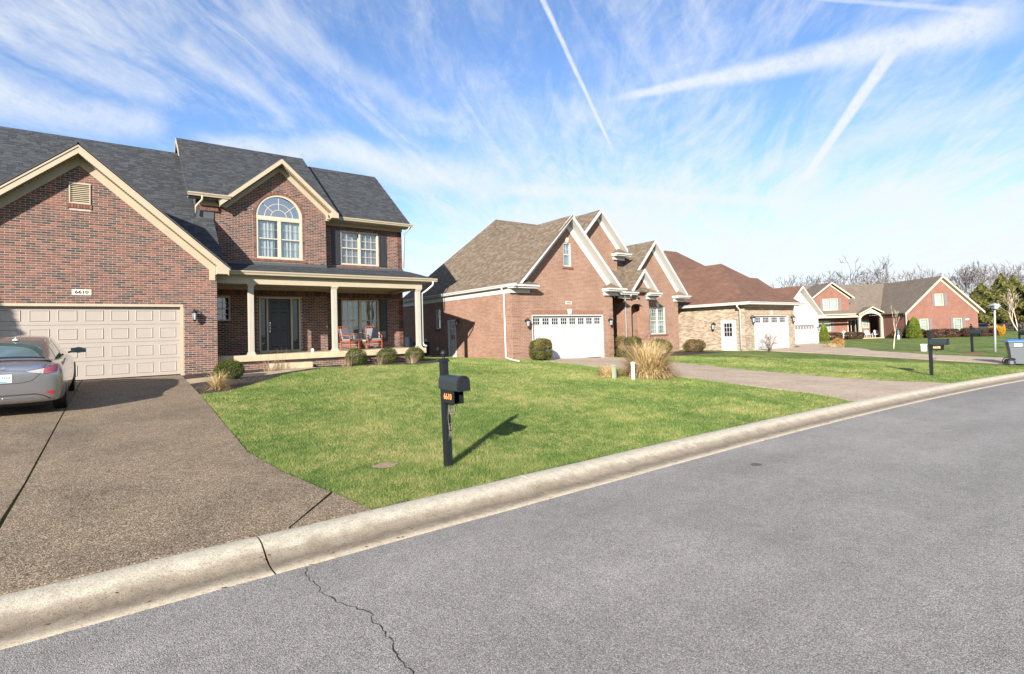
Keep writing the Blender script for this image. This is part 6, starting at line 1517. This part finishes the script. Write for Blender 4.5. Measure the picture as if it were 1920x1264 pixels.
mb.build('bare_shrub', plain('brown_twig', (.16, .10, .075), .9, .3, 5.), None, uv=False, label='leafless twiggy shrub in front of the tan brick garage', cat='bush')
mb = MB(); bs = (23.05, 19.2)
for k in range(6):
    a = random.uniform(0, 6.28); branches(mb, Vector((bs[0], bs[1], H(*bs))), Vector((math.cos(a)*.4, math.sin(a)*.4, 1)).normalized(), .9, .016, 3, .4, .3, 2, (2, 3), .65, .6, .005)
mb.build('bare_shrub', bpy.data.materials['brown_twig'], None, uv=False, label='thin leafless shrub before the brick entry arch', cat='bush')
# planting before the far house: positions given along the far facade (u right, v back)
def F5(u, v): return (h5.location.x+u*math.cos(a5)-v*math.sin(a5), h5.location.y+u*math.sin(a5)+v*math.cos(a5))
x, y = F5(.15, -1.2); bush('arborvitae', x, y, .88, 2.4, M_arb, 'bright green egg shaped arborvitae left of the far gable wall', 'conifer', None, 9000, .07, 'egg')
x, y = F5(-9.6, .6); bush('arborvitae', x, y, .62, 2.05, M_arb, 'bright green conical arborvitae beside the white stone garage', 'conifer', None, 7000, .06, 'egg')
for (u, v, rx, ry, hh, mt, lb) in ((3.4, -1.3, 2.0, .6, 1.05, M_maroon, 'maroon brown hedge under the left window of the far gable'), (6.8, -1.3, 1.15, .6, 1.1, M_maroon, 'short maroon hedge under the right window of the far gable'), (8.7, -1.3, 1.15, .6, 1.05, M_maroon, 'maroon hedge end piece by the right corner of the far house'),
                               (-7.4, 2.6, 1.2, .6, .95, M_maroon, 'dark hedge at the left end of the far porch'), (-4.6, 2.6, 1.15, .6, .95, M_maroon, 'dark hedge left of the far porch steps'), (.3, .9, 1.1, .7, 1.2, M_rust, 'rusty shrub right of the far porch steps'), (1.35, -.1, .9, .6, 1.1, M_maroon, 'dark shrub at the left corner of the far gable wall')):
    x, y = F5(u, v); bush('hedge', x, y, rx, hh, mt, lb, 'hedge', 'clipped hedges round the far house', 4500, .07, 'drum', ry, .05, False, a5)
x, y = CAM[0]+FV[0]*64+RV[0]*((1866-960)/F_PX*64), CAM[1]+FV[1]*64+RV[1]*((1866-960)/F_PX*64); bush('forsythia', x, y, .95, 1.15, M_yellow, 'bright yellow flowering shrub at the right of the far house', 'bush', None, 3500, .07, 'ball', .8, .15)
x, y = 44.4, 17.9; bush('shrub', x, y, .42, .75, leafmat('orange_leaf', [(.3, .15, .05), (.5, .28, .10)]), 'small orange brown shrub on the lawn beside the white garage drive', 'bush', None, 1500, .04)
x, y = 44.0, 19.0
clump('straw_clump', 42.6, 17.6, 500, .5, M_straw, 'pale dry grass patch left of the small orange shrub', 'ornamental grass', None, .9, .6, .02, .7)
# sapling, little statue, porch seats far away
mb = MB(); z = H(41.2, 13.3); branches(mb, Vector((41.2, 13.3, z)), Vector((.02, 0, 1)), 1.1, .045, 4, .22, .5, 3, (2, 2), .7, .6, .008); mb.build('sapling', M_barkpale, None, uv=False, label='thin pale bare sapling on the lawn before the far porch', cat='tree')
x, y = F5(-2.3, -1.9); z = H(x, y); st = empty('lawn_statue', (x, y, z), 'small white and blue lawn statue by the far hedge', 'statue'); mb = MB(); mb.lathe((x, y, z), [(.16, 0), (.14, .2), (.10, .42), (.06, .5)], 12); mb.build('base', M_snow, st, uv=False); mb = MB(); mb.lathe((x, y, z+.5), [(.06, 0), (.15, .12), (.13, .26), (.05, .36), (.09, .44), (.07, .54), (.001, .58)], 12); mb.build('figure', M_blueglaze, st, uv=False)
def adir(u, v, label, rz):
    x, y = F5(u, v); t = empty('garden_chair', (0, 0, 0), label, 'garden chair', 'pale garden chairs on the far porch')
    mb = MB(); mb.ext([(-.3, -.3, .38), (.3, -.3, .38), (.3, .25, .28), (-.3, .25, .28)], (0, 0, .03)); mb.build('seat', M_adir, t)
    for k in range(5): mb = MB(); a = -.26+k*.105; mb.ext([(a, .2, .28), (a+.095, .2, .28), (a+.095, .48, 1.0-abs(k-2)*.05), (a, .48, 1.0-abs(k-2)*.05)], (0, .02, 0)); mb.build('back_slat', M_adir, t)
    for s_ in (-1, 1): mb = MB(); mb.box(s_*.30, s_*.40, -.38, .35, .55, .58); mb.box(s_*.31, s_*.35, -.34, -.26, 0, .55); mb.box(s_*.31, s_*.35, .22, .30, 0, .55); mb.build('arm', M_adir, t)
    t.location = (x, y, .10); t.rotation_euler = (0, 0, a5+rz)
adir(-6.6, 5.2, 'pale garden chair under the left window of the far porch', 0); adir(-3.9, 5.2, 'pale garden chair left of the far front door', .2); adir(-1.1, 5.2, 'pale rocking chair right of the far front door', -.2); adir(.6-1.1+.7, 5.4, 'pale chair at the right end of the far porch', -.3)
# conifer added out of view so that its shadow falls across the garage door's left end
bush('unseen_shadow_tree', -9.0, 14.9, 1.35, 5.6, M_cedar, 'unseen evergreen added left of the driveway to shade the garage door', 'tree', None, 9000, .06, 'cone')
# far trees
def faraway(px, D_): p = CAM+FV*D_+RV*((px-960)/F_PX*D_); return p[0], p[1]
TV = []
for k in range(5):
    mb = MB(); hh = [11, 13, 12, 14, 10][k]; random.seed(20+k)
    branches(mb, Vector((0, 0, 0)), Vector((random.uniform(-.05, .05), 0, 1)), hh*.34, hh*.014, 5, [.42, .36, .5, .33, .45][k], .35, 3, (2, 3, 3), .70, .62, .026)
    TV.append(mb)
random.seed(99)
GT_ = 'leafless trees of the wood behind the far house'; base_t = {}
def baretree(px, D_, ytop, label, v, kind='bare_tree', rz=None):
    x, y = faraway(px, D_); z = H(x, y)
    if v not in base_t:
        me_o = TV[v].build('branches_tmp', M_barkfar, None, uv=False, recenter=True)
        me = me_o.data; vz = np.zeros(len(me.vertices)*3); me.vertices.foreach_get('co', vz); vz = vz.reshape(-1, 3); vz[:, :2] += np.array(me_o.location)[:2]; me.vertices.foreach_set('co', vz.ravel()); base_t[v] = (me, vz[:, 2].max()); bpy.data.objects.remove(me_o)
    me, top = base_t[v]
    want = 2+(625.573-.02943*(px-960)-ytop)*D_/F_PX-z
    o = bpy.data.objects.new(kind, me); C.objects.link(o); s_ = want/top; o.scale = (s_*1.0, s_*1.0, s_); o.location = (x, y, z); o.rotation_euler = (0, 0, random.uniform(0, 6.28) if rz is None else rz)
    return tag(o, label, 'tree', GT_)
baretree(1611, 112, 474, 'tallest spreading bare tree above the ridge of the far house', 0); baretree(1660, 108, 478, 'forked bare tree right of the tallest one above the far ridge', 1)
baretree(1752, 84, 487, 'thin bare tree with a long leaning limb behind the far gable apex', 3); baretree(1465, 120, 512, 'small bare tree above the white stone gable', 4)
GL = 'one of many grey leafless trees standing in the wood behind the houses'
for px, D_, yt in ((1488, 130, 528), (1505, 128, 515), (1522, 125, 508), (1541, 128, 512), (1560, 122, 505), (1580, 125, 502), (1597, 130, 510), (1628, 124, 508), (1645, 130, 505), (1678, 120, 500), (1694, 128, 506), (1712, 120, 505), (1730, 126, 503), (1775, 118, 505), (1793, 105, 494), (1808, 112, 498), (1822, 104, 490), (1838, 110, 496), (1852, 100, 487), (1868, 106, 492), (1884, 112, 488), (1899, 100, 492), (1913, 106, 485), (1932, 100, 490), (1955, 104, 488), (1985, 100, 490), (1745, 125, 512), (1760, 130, 515)):
    baretree(px, D_, yt, GL, random.randrange(5))
# dense far wood mass behind those trunks
mb = MB(); random.seed(5)
for k in range(520):
    px = random.uniform(1470, 2100); D_ = random.uniform(118, 165); x, y = faraway(px, D_); z = H(x, y); hh = random.uniform(5, 10)*(D_/120); dx = random.uniform(-.8, .8)
    mb.tube([(x, y, z), (x+dx, y, z+hh*.5), (x+dx*2, y+random.uniform(-1, 1), z+hh)], [.11, .07, .02], 3)
    for q in range(9):
        f = random.uniform(.25, .95); a = random.uniform(0, 6.28); l = random.uniform(1, 2.4); mb.tube([(x+dx*f, y, z+hh*f), (x+dx*f+math.cos(a)*l, y+math.sin(a)*l, z+hh*f+l*.9)], [.03, .012], 3)
mb.build('far_wood', plain('wood_mass', (.17, .14, .12), .95, .3, .2), None, uv=False, kind='stuff', label='thicket of bare stems filling the wood behind the houses')
n = 26000; px = rng.uniform(1780, 2120, n); Dd = rng.uniform(100, 135, n); X_ = CAM[0]+FV[0]*Dd+RV[0]*(px-960)/F_PX*Dd; Y_ = CAM[1]+FV[1]*Dd+RV[1]*(px-960)/F_PX*Dd
Z_ = hgt(X_, Y_)+rng.beta(1.3, 2.2, n)*5.0
V, Fc = leaves(np.stack([X_, Y_, Z_], 1), np.tile([0, -.5, .5], (n, 1)), np.full(n, .22))
fastmesh('undergrowth', V, Fc, leafmat('brown_undergrowth', [(.05, .038, .03), (.10, .075, .058), (.16, .125, .10)], .1), None, rng.uniform(0, 1, n), kind='stuff', label='dark brown undergrowth below the wood')
def cedar(px, D_, ytop, r, label, n=9000, low=.18, trunk=.22):
    x, y = faraway(px, D_); z = H(x, y); hh = 2+(625.573-.02943*(px-960)-ytop)*D_/F_PX-z
    t = empty('cedar_tree', (x, y, z), label, 'tree', 'evergreen cedars in front of the far wood')
    f = rng.uniform(low, 1, n); q = (f-low)/(1-low); prof = np.sin(np.clip((1-q)*1.9, 0, 1.57))**.9*(.7+.3*np.minimum(1, q*5)); a = rng.uniform(0, 6.283, n)
    lum = .75+.25*np.sin(a*3+q*17+px)+.16*np.sin(a*7-q*31); rr = r*prof*lum*rng.uniform(.35, 1, n)**.4
    c = np.stack([x+np.cos(a)*rr, y+np.sin(a)*rr, z+f*hh], 1)
    V, Fc = leaves(c, np.stack([np.cos(a), np.sin(a), .6+0*a], 1), np.full(n, .17)); fastmesh('crown', V, Fc, M_cedar, t, np.clip(lum-.35+rng.normal(size=n)*.2, 0, 1))
    mb = MB(); mb.tube([(x, y, z), (x+.1, y, z+hh*.5), (x, y, z+hh*.9)], [trunk, trunk*.7, .04], 7); mb.build('trunk', plain('warm_trunk', (.26, .19, .14), .9, .2) if 'warm_trunk' not in bpy.data.materials else bpy.data.materials['warm_trunk'], t, uv=False)
cedar(1843, 84, 531, 2.6, 'broad rounded cedar right of the far gable'); cedar(1881, 88, 513, 2.3, 'tallest cedar, with pointed top, in the wood edge'); cedar(1903, 90, 516, 2.4, 'second pointed cedar at the right edge'); cedar(1797, 98, 535, 1.9, 'cedar half hidden by the far gable roof'); cedar(1935, 86, 522, 2.4, 'cedar just beyond the right edge')
cedar(1858, 95, 545, 2.4, 'low cedar standing behind the street lamp')
x, y = faraway(1908, 80); mb = MB(); branches(mb, Vector((x, y, H(x, y))), Vector((-.25, .15, 1)).normalized(), 2.6, .10, 4, .35, .4, 3, (2, 2, 3), .72, .62, .015); branches(mb, Vector((x+.1, y, H(x, y))), Vector((.05, .15, 1)).normalized(), 2.8, .09, 4, .35, .4, 3, (2, 2, 3), .72, .62, .015)
mb.build('bare_tree', M_barkpale, None, uv=False, label='pale two stemmed bare tree before the cedars', cat='tree')
# ================================================================== GRASS
def grass():
    KEEP = []; n = 1500000
    # sample positions in camera polar space so density follows distance
    r = 6.2*(30/6.2)**rng.uniform(0, 1, n); th0, th1 = math.atan2(*(FV-RV*.99)[[1, 0]]), math.atan2(*(FV+RV*.99)[[1, 0]])
    th = rng.uniform(th1, th0, n); x = r*np.cos(th); y = r*np.sin(th)
    ok = (y > yc(x)-.012+.03*np.sin(x*9)*np.sin(x*4.3)) & (y < 26) & (x > 1.2)
    ok &= ~((x < 1.72) & (y < 19.9) & (x < 1.62+.0*y)) 
    right_edge = [(1.40, 5.6), (2.26, 5.6), (2.10, 6.5), (1.81, 7.66), (1.63, 9), (1.71, 14.9), (1.71, 20), (-4, 20), (-4, 5)]
    ok &= ~inpoly(x, y, right_edge)
    for P_ in BEDS: ok &= ~inpoly(x, y, P_)
    ok &= ~inpoly(x, y, [(1.7, 17.4), (2.3, 17.55), (3.2, 17.9), (4.1, 18.3), (4.8, 18.78), (5.95, 19.55), (5.8, 20.4), (4.3, 20.4), (4.2, 19.4), (3.4, 19), (1.7, 18.5)])
    ok &= ~inpoly(x, y, [(l[0], l[1] or y2(l[0])) for l in DL]+[(r_[0], r_[1] or y2(r_[0])) for r_ in reversed(DR)])
    ok &= ~inpoly(x, y, [(a[0], a[1]) for a in rows3]+[(a[2], a[3]) for a in reversed(rows3)])
    ok &= ~inpoly(x, y, [(36.35, 12.9), (40.6, 15.2), (50, 19.8), (46.5, 21.5), (38.6, 17.8), (37.3, 17.2)])
    ok &= ~((x < 10.6) & (y > 20.1)) & ~((x > 14.65) & (y > 19.6)) & ~((x < 2.8) & (y > 19.6)) & ~((x > 30.7) & (y > 17.5))
    ok &= ((x-3.04)/.22)**2+((y-7.18)/.15)**2 > rng.uniform(.6, 1.6, n)
    x, y, r = x[ok], y[ok], r[ok]; n = len(x)
    hh = rng.uniform(.022, .052, n)*(1+.35*np.sin(x*1.7+1.3*np.sin(y*2.1))); wd = np.maximum(.0032, r*.00042)*rng.uniform(.8, 1.4, n)
    a = rng.uniform(0, 6.283, n); ln_ = rng.uniform(0, .9, n)*hh; b = rng.uniform(0, 6.283, n)
    z = hgt(x, y); base = np.stack([x, y, z], 1); dx = np.stack([np.cos(a), np.sin(a), 0*a], 1)*wd[:, None]/2
    tip = base+np.stack([np.cos(b)*ln_, np.sin(b)*ln_, hh], 1)
    V = np.stack([base-dx, base+dx, tip], 1).reshape(-1, 3)
    print('grass blades', n)
    fastmesh('grass', V, np.arange(3*n).reshape(-1, 3), M_blade, None, rng.uniform(0, 1, n), kind='stuff', label='short green and straw yellow turf grass of the front lawns')
grass()
# fallen leaves blown on the lawn and into the gutter
n = 420; k = 150
lx = np.concatenate([rng.uniform(2, 24, n-k), rng.uniform(-1, 20, k)]); ly = np.concatenate([yc(lx[:n-k])+rng.uniform(.1, 12, n-k), yc(lx[n-k:])-rng.uniform(.38, .80, k)])
lz_ = np.concatenate([hgt(lx[:n-k], ly[:n-k])+.035, zroad(lx[n-k:])+np.interp(yc(lx[n-k:])-ly[n-k:], [.34, .43, .52, .62, .765, .9], [.078, .036, .012, .004, .010, .006])+.008])
okl = ~inpoly(lx, ly, [(l[0], l[1] or y2(l[0])) for l in DL]+[(r_[0], r_[1] or y2(r_[0])) for r_ in reversed(DR)]) & ~((lx < 2.3) & (ly > yc(lx)))
for P_ in BEDS: okl &= ~inpoly(lx, ly, P_)
V, Fc = leaves(np.stack([lx, ly, lz_], 1)[okl], np.tile([0, 0, 1.], (int(okl.sum()), 1)), np.full(int(okl.sum()), .017), .6, .22)
fastmesh('fallen_leaves', V, Fc, leafmat('dead_leaf', [(.10, .055, .025), (.22, .13, .06), (.36, .25, .13)], .1), None, rng.uniform(0, 1, int(okl.sum())), kind='stuff', label='scattered dead leaves on the lawn and in the gutter')
